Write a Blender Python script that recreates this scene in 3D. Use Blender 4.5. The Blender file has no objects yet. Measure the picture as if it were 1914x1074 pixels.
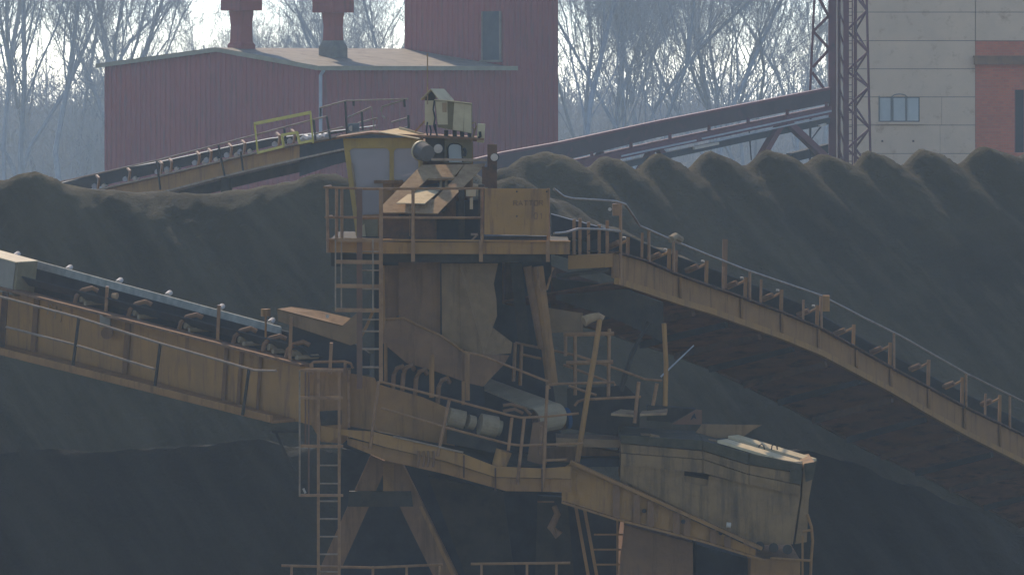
import bpy, bmesh, math, random
from mathutils import Vector, Matrix, noise

scene = bpy.context.scene
COL = scene.collection
F, CX, HY, CZ = 8000.0, 957.0, 130.0, 12.7     # focal length in photo pixels, centre column, horizon row, camera height


def P(px, py, Y):
    """photo pixel at distance Y -> world point"""
    return Vector(((px - CX) * Y / F, Y, CZ + (HY - py) * Y / F))


def D(px, py, d=0.0):
    return P(px, py, 80.0 + d)


# ------------------------------------------------------------------ materials
def mat(name, c1, c2=None, rough=0.85, metal=0.0, scale=3.0, stain=None, amt=0.5, bump=0.0, streak=False, spec=0.12, fine=None):
    m = bpy.data.materials.new(name)
    m.use_nodes = True
    nt = m.node_tree
    N, L = nt.nodes, nt.links
    b = N['Principled BSDF']
    b.inputs['Roughness'].default_value = rough
    b.inputs['Metallic'].default_value = metal
    b.inputs['Specular IOR Level'].default_value = spec
    tc = N.new('ShaderNodeTexCoord')
    mp = N.new('ShaderNodeMapping')
    L.new(tc.outputs['Object'], mp.inputs['Vector'])
    n1 = N.new('ShaderNodeTexNoise')
    n1.inputs['Scale'].default_value = scale
    n1.inputs['Detail'].default_value = 8
    n1.inputs['Roughness'].default_value = 0.65
    L.new(mp.outputs['Vector'], n1.inputs['Vector'])
    r1 = N.new('ShaderNodeValToRGB')
    r1.color_ramp.elements[0].position = 0.35
    r1.color_ramp.elements[1].position = 0.65
    c2 = c2 or tuple(x * 0.7 for x in c1)
    r1.color_ramp.elements[0].color = (*c1, 1)
    r1.color_ramp.elements[1].color = (*c2, 1)
    L.new(n1.outputs['Fac'], r1.inputs['Fac'])
    out = r1.outputs['Color']
    if stain:
        mp2 = N.new('ShaderNodeMapping')
        L.new(tc.outputs['Object'], mp2.inputs['Vector'])
        mp2.inputs['Scale'].default_value = (3.2, 3.2, 0.35) if streak else (1, 1, 1)
        n2 = N.new('ShaderNodeTexNoise')
        n2.inputs['Scale'].default_value = 1.7
        n2.inputs['Detail'].default_value = 6
        n2.inputs['Roughness'].default_value = 0.7
        L.new(mp2.outputs['Vector'], n2.inputs['Vector'])
        r2 = N.new('ShaderNodeValToRGB')
        r2.color_ramp.elements[0].position = 0.62 - 0.25 * amt
        r2.color_ramp.elements[1].position = 0.78 - 0.18 * amt
        L.new(n2.outputs['Fac'], r2.inputs['Fac'])
        mx = N.new('ShaderNodeMix')
        mx.data_type = 'RGBA'
        L.new(r2.outputs['Color'], mx.inputs['Factor'])
        L.new(out, mx.inputs['A'])
        mx.inputs['B'].default_value = (*stain, 1)
        out = mx.outputs['Result']
    L.new(out, b.inputs['Base Color'])
    if bump:
        nb = N.new('ShaderNodeTexNoise')
        nb.inputs['Scale'].default_value = fine or 25
        nb.inputs['Detail'].default_value = 8
        nb.inputs['Roughness'].default_value = 0.7
        L.new(tc.outputs['Object'], nb.inputs['Vector'])
        bp = N.new('ShaderNodeBump')
        bp.inputs['Strength'].default_value = bump
        bp.inputs['Distance'].default_value = 0.05
        L.new(nb.outputs['Fac'], bp.inputs['Height'])
        L.new(bp.outputs['Normal'], b.inputs['Normal'])
    return m


DUST = (0.15, 0.115, 0.075)
M = {}
M['ochre'] = mat('ochre_paint', (0.363, 0.170, 0.047), (0.274, 0.134, 0.046), scale=1.6, stain=(0.165, 0.084, 0.043), amt=0.40, streak=True, bump=0.15)
M['dusty'] = mat('dusty_ochre_paint', (0.305, 0.140, 0.045), (0.228, 0.111, 0.042), scale=2.0, stain=(0.143, 0.070, 0.028), amt=0.4, streak=True, bump=0.2)
M['cabyellow'] = mat('cab_yellow_paint', (0.412, 0.247, 0.062), (0.319, 0.196, 0.062), scale=2.5, stain=(0.206, 0.123, 0.057), amt=0.3, streak=True)
M['brown'] = mat('brown_dusty_steel', (0.226, 0.111, 0.049), (0.167, 0.083, 0.042), scale=2.0, stain=(0.113, 0.056, 0.028), amt=0.45, streak=True, bump=0.2)
M['greyplate'] = mat('grey_dusty_plate', (0.242, 0.135, 0.061), (0.182, 0.104, 0.049), scale=3, stain=(0.130, 0.071, 0.035), amt=0.4, streak=True, bump=0.15)
M['rust'] = mat('rusty_steel', (0.146, 0.067, 0.032), (0.083, 0.044, 0.028), scale=4, stain=(0.046, 0.036, 0.028), amt=0.5, bump=0.3)
M['spill'] = mat('rusty_spill_plate', (0.231, 0.094, 0.044), (0.132, 0.066, 0.039), scale=1.2, stain=(0.033, 0.028, 0.025), amt=0.45, bump=0.3)
M['drumgrey'] = mat('grimy_drum_paint', (0.115, 0.095, 0.075), (0.09, 0.075, 0.06), scale=4)
M['rail'] = mat('worn_rail_paint', (0.318, 0.154, 0.061), (0.222, 0.108, 0.047), rough=0.5, scale=6, stain=(0.130, 0.059, 0.028), amt=0.35)
M['railgrey'] = mat('worn_grey_rail', (0.298, 0.196, 0.118), (0.206, 0.132, 0.074), rough=0.4, scale=6, stain=(0.126, 0.064, 0.033), amt=0.35)
M['redrail'] = mat('red_primer_rail', (0.168, 0.074, 0.042), (0.122, 0.067, 0.039), rough=0.6, scale=5)
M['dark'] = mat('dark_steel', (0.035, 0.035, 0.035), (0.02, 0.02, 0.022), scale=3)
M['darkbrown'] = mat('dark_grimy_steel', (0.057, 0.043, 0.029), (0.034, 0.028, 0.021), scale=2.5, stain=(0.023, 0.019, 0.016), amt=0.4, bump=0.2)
M['rubber'] = mat('belt_rubber', (0.028, 0.028, 0.03), (0.045, 0.043, 0.04), rough=0.6, scale=4)
M['beltlip'] = mat('skylit_grey_belt', (0.280, 0.254, 0.186), (0.175, 0.162, 0.120), rough=0.7, scale=5, spec=0.2)  # skylight sheen on the belt edge put into its colour
M['beltdust'] = mat('dusty_belt', (0.331, 0.237, 0.135), (0.249, 0.180, 0.103), rough=0.7, scale=4)
M['tan'] = mat('tan_weathered_sheet', (0.361, 0.224, 0.110), (0.261, 0.155, 0.077), rough=0.95, spec=0.04, scale=6, stain=(0.171, 0.093, 0.044), amt=0.35, bump=0.2)
M['brightsheet'] = mat('bright_bare_sheet', (0.558, 0.410, 0.226), (0.450, 0.325, 0.178), rough=0.9, spec=0.04, scale=8, stain=(0.270, 0.155, 0.071), amt=0.2)
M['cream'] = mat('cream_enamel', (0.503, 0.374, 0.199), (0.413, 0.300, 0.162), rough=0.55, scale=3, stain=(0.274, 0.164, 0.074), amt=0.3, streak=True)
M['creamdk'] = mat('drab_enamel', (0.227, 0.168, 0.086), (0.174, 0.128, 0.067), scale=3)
M['white'] = mat('white_enamel_and_glints', (0.481, 0.374, 0.265), (0.389, 0.300, 0.213), rough=0.4, scale=4)
M['hood'] = mat('pale_grey_hood', (0.266, 0.212, 0.146), (0.215, 0.173, 0.118), rough=0.5, scale=2, stain=(0.148, 0.103, 0.057), amt=0.25)
M['motor'] = mat('dusty_motor_paint', (0.298, 0.206, 0.110), (0.217, 0.146, 0.077), scale=5, stain=(0.137, 0.077, 0.037), amt=0.3)
M['blue'] = mat('blue_paint', (0.02, 0.07, 0.14), (0.02, 0.05, 0.09))
M['pink'] = mat('red_seat_cloth', (0.525, 0.075, 0.068), (0.360, 0.060, 0.060))
M['concrete'] = mat('weathered_concrete', (0.267, 0.148, 0.060), (0.194, 0.109, 0.048), scale=2.5, stain=(0.100, 0.062, 0.032), amt=0.55, streak=True, bump=0.5, fine=12)
M['concretedk'] = mat('darkened_concrete', (0.079, 0.060, 0.032), (0.044, 0.035, 0.020), scale=4, bump=0.5, fine=14)
M['panel'] = mat('concrete_panel', (0.604, 0.393, 0.236), (0.508, 0.338, 0.210), scale=0.5, stain=(0.389, 0.229, 0.125), amt=0.25, bump=0.1)
M['joint'] = mat('panel_joint', (0.08, 0.075, 0.065))
M['cladding'] = mat('red_corrugated_sheet', (0.275, 0.064, 0.054), (0.232, 0.056, 0.050), rough=0.5, scale=0.4, stain=(0.166, 0.063, 0.054), amt=0.55, streak=True)
M['ventred'] = mat('red_duct_paint', (0.248, 0.058, 0.045), (0.202, 0.051, 0.041), rough=0.6, scale=0.8, stain=(0.138, 0.045, 0.036), amt=0.35, streak=True)
M['ventgrey'] = mat('grey_curb', (0.19, 0.17, 0.13), (0.14, 0.12, 0.10))
M['roof'] = mat('tan_roof_felt', (0.23, 0.18, 0.125), (0.17, 0.13, 0.095), rough=0.8, scale=1.2, stain=(0.12, 0.085, 0.06), amt=0.4, bump=0.1)
M['fascia'] = mat('tan_fascia', (0.32, 0.26, 0.17), (0.25, 0.20, 0.13), scale=1.5)
M['pipegrey'] = mat('galvanised_pipe', (0.360, 0.342, 0.323), (0.290, 0.275, 0.264), rough=0.5)
M['redsteel'] = mat('dark_red_structural_steel', (0.14, 0.045, 0.045), (0.10, 0.036, 0.038), rough=0.6, scale=1.5, stain=(0.07, 0.04, 0.035), amt=0.3)
M['gallery'] = mat('dark_grey_brown_sheet', (0.085, 0.055, 0.05), (0.06, 0.042, 0.04), scale=0.8, stain=(0.13, 0.06, 0.055), amt=0.25)
M['yellow'] = mat('safety_yellow', (0.55, 0.40, 0.05), (0.42, 0.31, 0.05), rough=0.5, scale=4)
M['bark'] = mat('hazed_grey_bark', (0.290, 0.293, 0.283), (0.211, 0.210, 0.209), scale=2)  # lightened to carry part of the haze in front of the trees
M['twig'] = mat('hazed_grey_twigs', (0.379, 0.361, 0.329), (0.284, 0.276, 0.263), scale=0.7)  # lightened too, for haze and backlight on the twigs
M['ground'] = mat('dark_yard_ground', (0.05, 0.045, 0.038), (0.035, 0.032, 0.028), scale=0.4, bump=0.4)
M['glassdark'] = mat('dirty_dark_glass', (0.05, 0.055, 0.055), (0.075, 0.075, 0.07), rough=0.6, scale=1.5, spec=0.15)
M['pane'] = mat('grey_reflective_pane', (0.42, 0.39, 0.32), (0.33, 0.31, 0.26), rough=0.6, scale=0.8, spec=0.2)
M['darkopen'] = mat('dark_opening', (0.03, 0.03, 0.032), (0.02, 0.02, 0.022))


def glass_mat():
    m = bpy.data.materials.new('dusty_cab_glass')
    m.use_nodes = True
    N, L = m.node_tree.nodes, m.node_tree.links
    b = N['Principled BSDF']
    b.inputs['Roughness'].default_value = 0.35
    nz = N.new('ShaderNodeTexNoise')
    nz.inputs['Scale'].default_value = 2.5
    nz.inputs['Detail'].default_value = 5
    r = N.new('ShaderNodeValToRGB')
    r.color_ramp.elements[0].color = (0.27, 0.20, 0.165, 1)
    r.color_ramp.elements[1].color = (0.35, 0.275, 0.225, 1)
    L.new(nz.outputs['Fac'], r.inputs['Fac'])
    L.new(r.outputs['Color'], b.inputs['Base Color'])
    tr = N.new('ShaderNodeBsdfTransparent')
    mx = N.new('ShaderNodeMixShader')
    mx.inputs['Fac'].default_value = 0.66
    L.new(tr.outputs[0], mx.inputs[1])
    L.new(b.outputs[0], mx.inputs[2])
    L.new(mx.outputs[0], N['Material Output'].inputs['Surface'])
    return m


M['cabglass'] = glass_mat()


def pile_mat(nm='dark_ore_fines', kk=1.0):
    m = bpy.data.materials.new(nm)
    m.use_nodes = True
    N, L = m.node_tree.nodes, m.node_tree.links
    b = N['Principled BSDF']
    b.inputs['Roughness'].default_value = 0.9
    b.inputs['Specular IOR Level'].default_value = 0.15
    tc = N.new('ShaderNodeTexCoord')
    n1 = N.new('ShaderNodeTexNoise')
    n1.inputs['Scale'].default_value = 0.35
    n1.inputs['Detail'].default_value = 9
    n1.inputs['Roughness'].default_value = 0.6
    L.new(tc.outputs['Object'], n1.inputs['Vector'])
    r = N.new('ShaderNodeValToRGB')
    r.color_ramp.elements[0].position = 0.3
    r.color_ramp.elements[1].position = 0.72
    r.color_ramp.elements[0].color = tuple(c * kk for c in (0.034, 0.0235, 0.0095)) + (1,)
    r.color_ramp.elements[1].color = tuple(c * kk for c in (0.070, 0.048, 0.019)) + (1,)
    L.new(n1.outputs['Fac'], r.inputs['Fac'])
    # pale dust streaks down the fall line, also standing in for furrow light and shade
    mp = N.new('ShaderNodeMapping')
    mp.inputs['Scale'].default_value = (0.13, 0.8, 0.13)
    mr = N.new('ShaderNodeMapping')
    mr.inputs['Rotation'].default_value = (0, 0, math.radians(49.6))
    L.new(tc.outputs['Object'], mr.inputs['Vector'])
    L.new(mr.outputs['Vector'], mp.inputs['Vector'])
    n3 = N.new('ShaderNodeTexNoise')
    n3.inputs['Scale'].default_value = 1.0
    n3.inputs['Detail'].default_value = 7
    n3.inputs['Roughness'].default_value = 0.65
    L.new(mp.outputs['Vector'], n3.inputs['Vector'])
    r3 = N.new('ShaderNodeValToRGB')
    r3.color_ramp.elements[0].position = 0.44
    r3.color_ramp.elements[1].position = 0.72
    L.new(n3.outputs['Fac'], r3.inputs['Fac'])
    mx = N.new('ShaderNodeMix')
    mx.data_type = 'RGBA'
    L.new(r3.outputs['Color'], mx.inputs['Factor'])
    L.new(r.outputs['Color'], mx.inputs['A'])
    mx.inputs['B'].default_value = tuple(c * kk for c in (0.108, 0.078, 0.037)) + (1,)
    L.new(mx.outputs['Result'], b.inputs['Base Color'])
    nb = N.new('ShaderNodeTexNoise')
    nb.inputs['Scale'].default_value = 5
    nb.inputs['Detail'].default_value = 9
    nb.inputs['Roughness'].default_value = 0.75
    L.new(tc.outputs['Object'], nb.inputs['Vector'])
    bp = N.new('ShaderNodeBump')
    bp.inputs['Strength'].default_value = 0.9
    bp.inputs['Distance'].default_value = 0.2
    L.new(nb.outputs['Fac'], bp.inputs['Height'])
    L.new(bp.outputs['Normal'], b.inputs['Normal'])
    return m


M['ore'] = pile_mat()
M['oredark'] = pile_mat('shade_darkened_ore_fines', 0.4)  # same ore, colour darkened to stand in for shade on the low heaps


def brick_mat():
    m = bpy.data.materials.new('red_brickwork')
    m.use_nodes = True
    N, L = m.node_tree.nodes, m.node_tree.links
    b = N['Principled BSDF']
    b.inputs['Roughness'].default_value = 0.85
    tc = N.new('ShaderNodeTexCoord')
    mp = N.new('ShaderNodeMapping')
    mp.inputs['Rotation'].default_value = (math.radians(90), 0, 0)
    L.new(tc.outputs['Object'], mp.inputs['Vector'])
    br = N.new('ShaderNodeTexBrick')
    br.inputs['Color1'].default_value = (0.50, 0.115, 0.04, 1)
    br.inputs['Color2'].default_value = (0.42, 0.09, 0.036, 1)
    br.inputs['Mortar'].default_value = (0.30, 0.16, 0.10, 1)
    br.inputs['Scale'].default_value = 2.2
    br.inputs['Mortar Size'].default_value = 0.012
    L.new(mp.outputs['Vector'], br.inputs['Vector'])
    nz = N.new('ShaderNodeTexNoise')
    nz.inputs['Scale'].default_value = 0.9
    nz.inputs['Detail'].default_value = 6
    L.new(tc.outputs['Object'], nz.inputs['Vector'])
    r = N.new('ShaderNodeValToRGB')
    r.color_ramp.elements[0].color = (0.7, 0.7, 0.7, 1)
    r.color_ramp.elements[1].color = (1.1, 1.05, 1.0, 1)
    L.new(nz.outputs['Fac'], r.inputs['Fac'])
    mx = N.new('ShaderNodeMix')
    mx.data_type = 'RGBA'
    mx.blend_type = 'MULTIPLY'
    mx.inputs['Factor'].default_value = 1
    L.new(br.outputs['Color'], mx.inputs['A'])
    L.new(r.outputs['Color'], mx.inputs['B'])
    L.new(mx.outputs['Result'], b.inputs['Base Color'])
    return m


M['brick'] = brick_mat()


# ------------------------------------------------------------------ mesh helpers
class MB:
    """collects shapes in world coordinates and links them as ONE mesh object"""

    def __init__(s):
        s.v, s.f = [], []

    def add(s, vs, fs):
        o = len(s.v)
        s.v += [tuple(v) for v in vs]
        s.f += [tuple(i + o for i in f) for f in fs]
        return s

    def prism(s, pts, t):
        """polygon pts swept by vector t"""
        n = len(pts)
        t = Vector(t)
        a = [Vector(p) for p in pts]
        nrm = Vector((0, 0, 0))
        for i in range(n):
            nrm += a[i].cross(a[(i + 1) % n])
        if nrm.dot(t) > 0:
            a = a[::-1]
        b = [p + t for p in a]
        fs = [tuple(range(n)), tuple(range(2 * n - 1, n - 1, -1))]
        for i in range(n):
            j = (i + 1) % n
            fs.append((i, i + n, j + n, j))
        return s.add(a + b, fs)

    def plate(s, px, d, t=0.012):
        """photo-traced plate: px list of (x, y) or (x, y, dd), thickness t away from the viewer"""
        pts = [D(q[0], q[1], d + (q[2] if len(q) > 2 else 0)) for q in px]
        return s.prism(pts, (0, t, 0))

    def beam(s, p, q, w, h, up=(0, 0, 1)):
        p, q = Vector(p), Vector(q)
        a = (q - p).normalized()
        u = Vector(up)
        if abs(a.dot(u)) > 0.97:
            u = Vector((0, 1, 0))
        x = a.cross(u).normalized()
        z = x.cross(a).normalized()
        x *= w / 2
        z *= h / 2
        vs = [p - x - z, p + x - z, p + x + z, p - x + z, q - x - z, q + x - z, q + x + z, q - x + z]
        return s.add(vs, [(0, 1, 2, 3), (7, 6, 5, 4), (0, 4, 5, 1), (1, 5, 6, 2), (2, 6, 7, 3), (3, 7, 4, 0)])

    def box(s, lo, hi):
        x0, y0, z0 = lo
        x1, y1, z1 = hi
        vs = [(x0, y0, z0), (x1, y0, z0), (x1, y1, z0), (x0, y1, z0), (x0, y0, z1), (x1, y0, z1), (x1, y1, z1), (x0, y1, z1)]
        return s.add(vs, [(3, 2, 1, 0), (4, 5, 6, 7), (0, 1, 5, 4), (1, 2, 6, 5), (2, 3, 7, 6), (3, 0, 4, 7)])

    def pbox(s, x0, y0, x1, y1, d0, d1):
        """axis-aligned box whose front face covers photo pixels x0..x1, y0..y1 at depth d0; reaches back to d1"""
        a, b = D(x0, y1, d0), D(x1, y0, d0)
        return s.box((a.x, a.y, a.z), (b.x, 80 + d1, b.z))

    def tube(s, pts, r, n=6, r1=None):
        pts = [Vector(p) for p in pts]
        r1 = r if r1 is None else r1
        o = len(s.v)
        m = len(pts)
        for i, p in enumerate(pts):
            a = (pts[min(i + 1, m - 1)] - pts[max(i - 1, 0)])
            if a.length < 1e-9:
                a = Vector((0, 0, 1))
            a.normalize()
            u = Vector((0, 0, 1)) if abs(a.z) < 0.9 else Vector((0, 1, 0))
            x = a.cross(u).normalized()
            z = x.cross(a)
            rr = r + (r1 - r) * i / max(m - 1, 1)
            for k in range(n):
                t = 2 * math.pi * k / n
                s.v.append(tuple(p + x * (rr * math.cos(t)) + z * (rr * math.sin(t))))
        for i in range(m - 1):
            for k in range(n):
                k2 = (k + 1) % n
                s.f.append((o + i * n + k, o + i * n + k2, o + (i + 1) * n + k2, o + (i + 1) * n + k))
        s.f.append(tuple(o + k for k in range(n - 1, -1, -1)))
        s.f.append(tuple(o + (m - 1) * n + k for k in range(n)))
        return s

    def cyl(s, p, q, r, n=18, r1=None):
        return s.tube([p, q], r, n, r1)

    def build(s, name, material, parent=None, smooth=False):
        if parent is None:
            org = Vector((0, 0, 0))
            if s.v:
                org = Vector((sum(v[0] for v in s.v) / len(s.v), sum(v[1] for v in s.v) / len(s.v), min(v[2] for v in s.v)))
        else:
            org = Vector(parent['_o'])
        me = bpy.data.meshes.new(name)
        me.from_pydata([tuple(Vector(v) - org) for v in s.v], [], s.f)
        me.materials.append(M[material] if isinstance(material, str) else material)
        if smooth:
            me.polygons.foreach_set('use_smooth', [True] * len(me.polygons))
        me.update()
        o = bpy.data.objects.new(name, me)
        COL.objects.link(o)
        o['_o'] = tuple(org)
        if parent is None:
            o.location = org
        else:
            o.parent = parent
        return o


def thing(name, label, cat, loc, group=None):
    o = bpy.data.objects.new(name, None)
    COL.objects.link(o)
    o.location = loc
    o['_o'] = tuple(loc)
    o['label'] = label
    o['category'] = cat
    if group:
        o['group'] = group
    return o


def tag(o, label=None, cat=None, group=None, kind=None):
    for k, v in (('label', label), ('category', cat), ('group', group), ('kind', kind)):
        if v:
            o[k] = v
    return o


def copy_tree(o, parent=None):
    c = o.copy()
    COL.objects.link(c)
    if parent:
        c.parent = parent
    for ch in list(o.children):
        copy_tree(ch, c)
    return c


def railing(parent, rails, posts, rmat='rail', r=0.022, pr=0.024, pmat=None):
    """rails: list of point lists; posts: list of (point, point)"""
    m = MB()
    for pl in rails:
        m.tube(pl, r)
    o = m.build('railing', rmat, parent)
    for a, b in posts:
        MB().tube([a, b], pr).build('post', pmat or rmat, o)
    return o


def lerp(a, b, t):
    return a + (b - a) * t


def interp(tab, x):
    if x <= tab[0][0]:
        (x0, y0), (x1, y1) = tab[0], tab[1]
    elif x >= tab[-1][0]:
        (x0, y0), (x1, y1) = tab[-2], tab[-1]
    else:
        for (x0, y0), (x1, y1) in zip(tab, tab[1:]):
            if x0 <= x <= x1:
                break
    return y0 + (y1 - y0) * (x - x0) / (x1 - x0)


# ------------------------------------------------------------------ camera, light, air
cam_d = bpy.data.cameras.new('camera')
cam = bpy.data.objects.new('camera', cam_d)
COL.objects.link(cam)
cam.location = (0, 0, CZ)
cam.rotation_euler = (math.radians(90), 0, 0)
cam_d.sensor_width = 36
cam_d.lens = 36 * F / 1914
cam_d.shift_y = -(537 - HY) / 1914
cam_d.clip_start = 0.5
cam_d.clip_end = 5000
scene.camera = cam

SUN_EL = math.radians(38)
SUN_DIR = Vector((-0.342 * math.cos(SUN_EL), 0.940 * math.cos(SUN_EL), math.sin(SUN_EL)))   # towards the sun: behind the yard, to the left
sd = bpy.data.lights.new('sun', 'SUN')
sd.energy = 2.7
sd.angle = math.radians(0.5)
sd.color = (1.0, 0.87, 0.69)
sun = bpy.data.objects.new('sun', sd)
COL.objects.link(sun)
sun.rotation_euler = (-SUN_DIR).to_track_quat('-Z', 'Y').to_euler()
sun.location = (0, 0, 60)

w = bpy.data.worlds.new('World')
scene.world = w
w.use_nodes = True
sky = w.node_tree.nodes.new('ShaderNodeTexSky')
sky.sky_type = 'NISHITA'
sky.sun_disc = False
sky.sun_elevation = SUN_EL
sky.sun_rotation = math.atan2(SUN_DIR.x, SUN_DIR.y)
sky.air_density = 0.7
sky.dust_density = 0.8
sky.altitude = 1500
sky.ozone_density = 2.0
bg = w.node_tree.nodes['Background']
bg.inputs['Strength'].default_value = 0.15
w.node_tree.links.new(sky.outputs[0], bg.inputs['Color'])
scene.view_settings.view_transform = 'Standard'
scene.view_settings.look = 'None'
scene.view_settings.exposure = 1.0
scene.view_settings.gamma = 1.0
scene.cycles.volume_bounces = 1
scene.cycles.max_bounces = 8

hz = bpy.data.materials.new('haze_air')
hz.use_nodes = True
for n in list(hz.node_tree.nodes):
    if n.type == 'BSDF_PRINCIPLED':
        hz.node_tree.nodes.remove(n)
pv = hz.node_tree.nodes.new('ShaderNodeVolumePrincipled')
pv.inputs['Color'].default_value = (0.70, 0.87, 1.0, 1)
pv.inputs['Density'].default_value = 0.00053
pv.inputs['Anisotropy'].default_value = 0.3
hz.node_tree.links.new(pv.outputs[0], hz.node_tree.nodes['Material Output'].inputs['Volume'])
hb = MB().box((-260, -30, -1.5), (260, 560, 42)).build('haze', hz)
tag(hb, kind='stuff')

# ------------------------------------------------------------------ ground and stockpiles
g = MB()
g.add([(-900, -200, 0), (900, -200, 0), (900, 1500, 0), (-900, 1500, 0)], [(0, 1, 2, 3)])
tag(g.build('ground', 'ground'), kind='structure')


def pile(name, x0, x1, y0, y1, ridge, yr, slope, back, k, label, seed, step=0.14, gul=0.18, fal=1.7, mean=None):
    """height field: silhouette ridge(x) at y=yr, falling at `slope` to the front with furrows that run along (k, -1)"""
    rnd_ = 0.0004 if 'heap' in name else 0.12
    nx, ny = int((x1 - x0) / step) + 1, int((y1 - y0) / step) + 1
    vs, fs = [], []
    for j in range(ny):
        y = y0 + j * step
        t = yr - y
        for i in range(nx):
            x = x0 + i * step
            if t >= 0:
                u = x - k * t
                top = ridge(u)
                mtop = mean if mean is not None else top
                e = math.exp(-t / fal)
                h = mtop + (top - mtop) * (0.08 + 0.92 * e) - slope * (math.sqrt(t * t + rnd_) - math.sqrt(rnd_))
                h += gul * (1 - math.exp(-t / 2.0)) * (noise.noise(Vector((u * 0.75, t * 0.07, seed))) + 0.5 * noise.noise(Vector((u * 1.9, t * 0.12, seed + 7))))
            else:
                h = ridge(x) - back * (math.sqrt(t * t + 0.2) - 0.447)
            h += 0.03 * noise.noise(Vector((x * 0.9, y * 0.9, seed + 3))) + 0.025 * noise.noise(Vector((x * 6.1, y * 6.1, seed + 11))) + 0.04 * noise.noise(Vector((x * 3.1, y * 3.1, seed + 5)))
            vs.append((x, y, max(h, -0.4)))
    for j in range(ny - 1):
        for i in range(nx - 1):
            a = j * nx + i
            z = max(vs[a][2], vs[a + 1][2], vs[a + nx][2], vs[a + nx + 1][2])
            if z > -0.35:
                fs.append((a, a + 1, a + nx + 1, a + nx))
    m = MB()
    m.v, m.f = vs, fs
    o = m.build(name, 'oredark' if 'heap' in name else 'ore', None, smooth=True)
    if 'heap' in name:                       # hard crest edge, keeps a pale sunlit rim off the top
        jr = round((yr - y0) / step)
        at = o.data.attributes.new('sharp_edge', 'BOOLEAN', 'EDGE')
        for e in o.data.edges:
            if e.vertices[0] // nx == jr and e.vertices[1] // nx == jr:
                at.data[e.index].value = True
    tag(o, label, 'stockpile')
    return o


def sil(tab, Y):
    """silhouette given in photo pixels -> ridge function of world x"""
    pts = [((px - CX) * Y / F, CZ + (HY - py) * Y / F) for px, py in tab]

    def f(x):
        if x <= pts[0][0]:
            return pts[0][1] + 0.3 * math.sin(x * 2.9)
        if x >= pts[-1][0]:
            return pts[-1][1] + 0.3 * math.sin(x * 3.9)
        for (a, ha), (b, hb_) in zip(pts, pts[1:]):
            if x <= b:
                s = (x - a) / (b - a)
                s = s * s * (3 - 2 * s)
                return ha + (hb_ - ha) * s
    return f


peaks = [(900, 330), (940, 315), (985, 290), (1022, 283), (1055, 291), (1090, 315), (1128, 291), (1150, 297), (1182, 318), (1226, 286),
         (1250, 296), (1277, 318), (1324, 282), (1350, 292), (1385, 312), (1434, 280), (1462, 287), (1492, 311), (1536, 288), (1562, 295), (1588, 311),
         (1621, 281), (1645, 289), (1677, 311), (1724, 279), (1752, 287), (1783, 311), (1836, 274), (1872, 284), (1900, 293), (1930, 280), (1990, 300)]
pile('ore_stockpile', -3.2, 34, 98.0, 130, sil(peaks, 118), 118.0, 0.96, 0.7, 0.85,
     'dark ore stockpile with a row of small cone peaks, behind the right descending boom', 1.3, mean=CZ + (HY - 294) * 118 / F)
lpeaks = [(-60, 345), (-25, 336), (10, 337), (35, 326), (62, 321), (88, 328), (118, 345), (160, 350), (196, 354), (250, 359), (300, 357), (340, 364), (390, 362),
          (440, 356), (500, 347), (545, 338), (585, 325), (625, 324), (650, 335), (700, 345), (760, 338), (830, 335), (900, 345), (960, 330), (1030, 372), (1120, 425), (1200, 470), (1300, 540), (1400, 600)]
pile('ore_stockpile', -34, 5.5, 88.5, 120, sil(lpeaks, 108), 108.0, 1.02, 0.7, 0.85,
     'dark ore stockpile with a rounded hump, behind the raised left boom', 5.1, gul=0.34, mean=CZ + (HY - 345) * 108 / F)
fl = [(-90, 838), (0, 846), (90, 838), (180, 846), (280, 838), (380, 832), (480, 822), (560, 836), (660, 850), (760, 880), (900, 930), (1050, 960), (1200, 985)]
pile('ore_heap', -30, 4.5, 84.6, 101, sil(fl, 93), 93.0, 1.05, 0.7, 0.7,
     'low dark ore heap in front of the left stockpile, below the left boom', 9.7, gul=0.2)
fr = [(960, 1040), (1100, 970), (1250, 900), (1330, 865), (1420, 840), (1500, 842), (1580, 860), (1700, 905), (1800, 945), (1914, 1000), (2050, 1050)]
pile('ore_heap', 0.0, 20, 84.92, 103, sil(fr, 95), 95.0, 1.0, 0.7, 0.6,
     'low dark ore heap sloping down to the right below the descending boom', 12.9, gul=0.2)

# ------------------------------------------------------------------ red corrugated hall
RS = math.sqrt(0.5)
HC = P(595, 127, 182.0)
gdir = Vector((-RS, RS, 0))
sdir = Vector((RS, RS, 0))
hall = thing('corrugated_hall', 'dark red corrugated hall with low tan roof, tall block and two roof vents', 'hall', (HC.x, HC.y, 0))


def hp(a, s, z):
    """a metres along the gable, s metres along the eave side"""
    v = HC + gdir * a + sdir * s
    return Vector((v.x, v.y, z))


def clad(m, A, B, topf, z0, nrm, pitch=0.34, depth=0.045):
    L_ = (B - A).length
    n = max(2, round(L_ / pitch))
    d = (B - A) / n
    prof = []
    for i in range(n):
        for f_, e in ((0.0, 0), (0.5, 0), (0.62, 1), (0.88, 1)):
            prof.append((i + f_, e))
    prof.append((n, 0))
    o = len(m.v)
    for (q, e) in prof:
        p = A + d * q + Vector(nrm) * (depth * e)
        zt = topf(q / n)
        m.v += [(p.x, p.y, z0), (p.x, p.y, zt)]
    for i in range(len(prof) - 1):
        a = o + 2 * i
        m.f.append((a, a + 2, a + 3, a + 1))


gz_f, gz_r, gz_b = 12.76, 13.52, 12.86         # eave, ridge, far eave
AP, GL, SL = 6.3, 14.2, 14.58
TS = 11.1                                      # the tall block starts here along the side


def gable_top(t):
    a = t * GL
    return lerp(gz_f, gz_r, a / AP) if a < AP else lerp(gz_r, gz_b, (a - AP) / (GL - AP))


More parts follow.
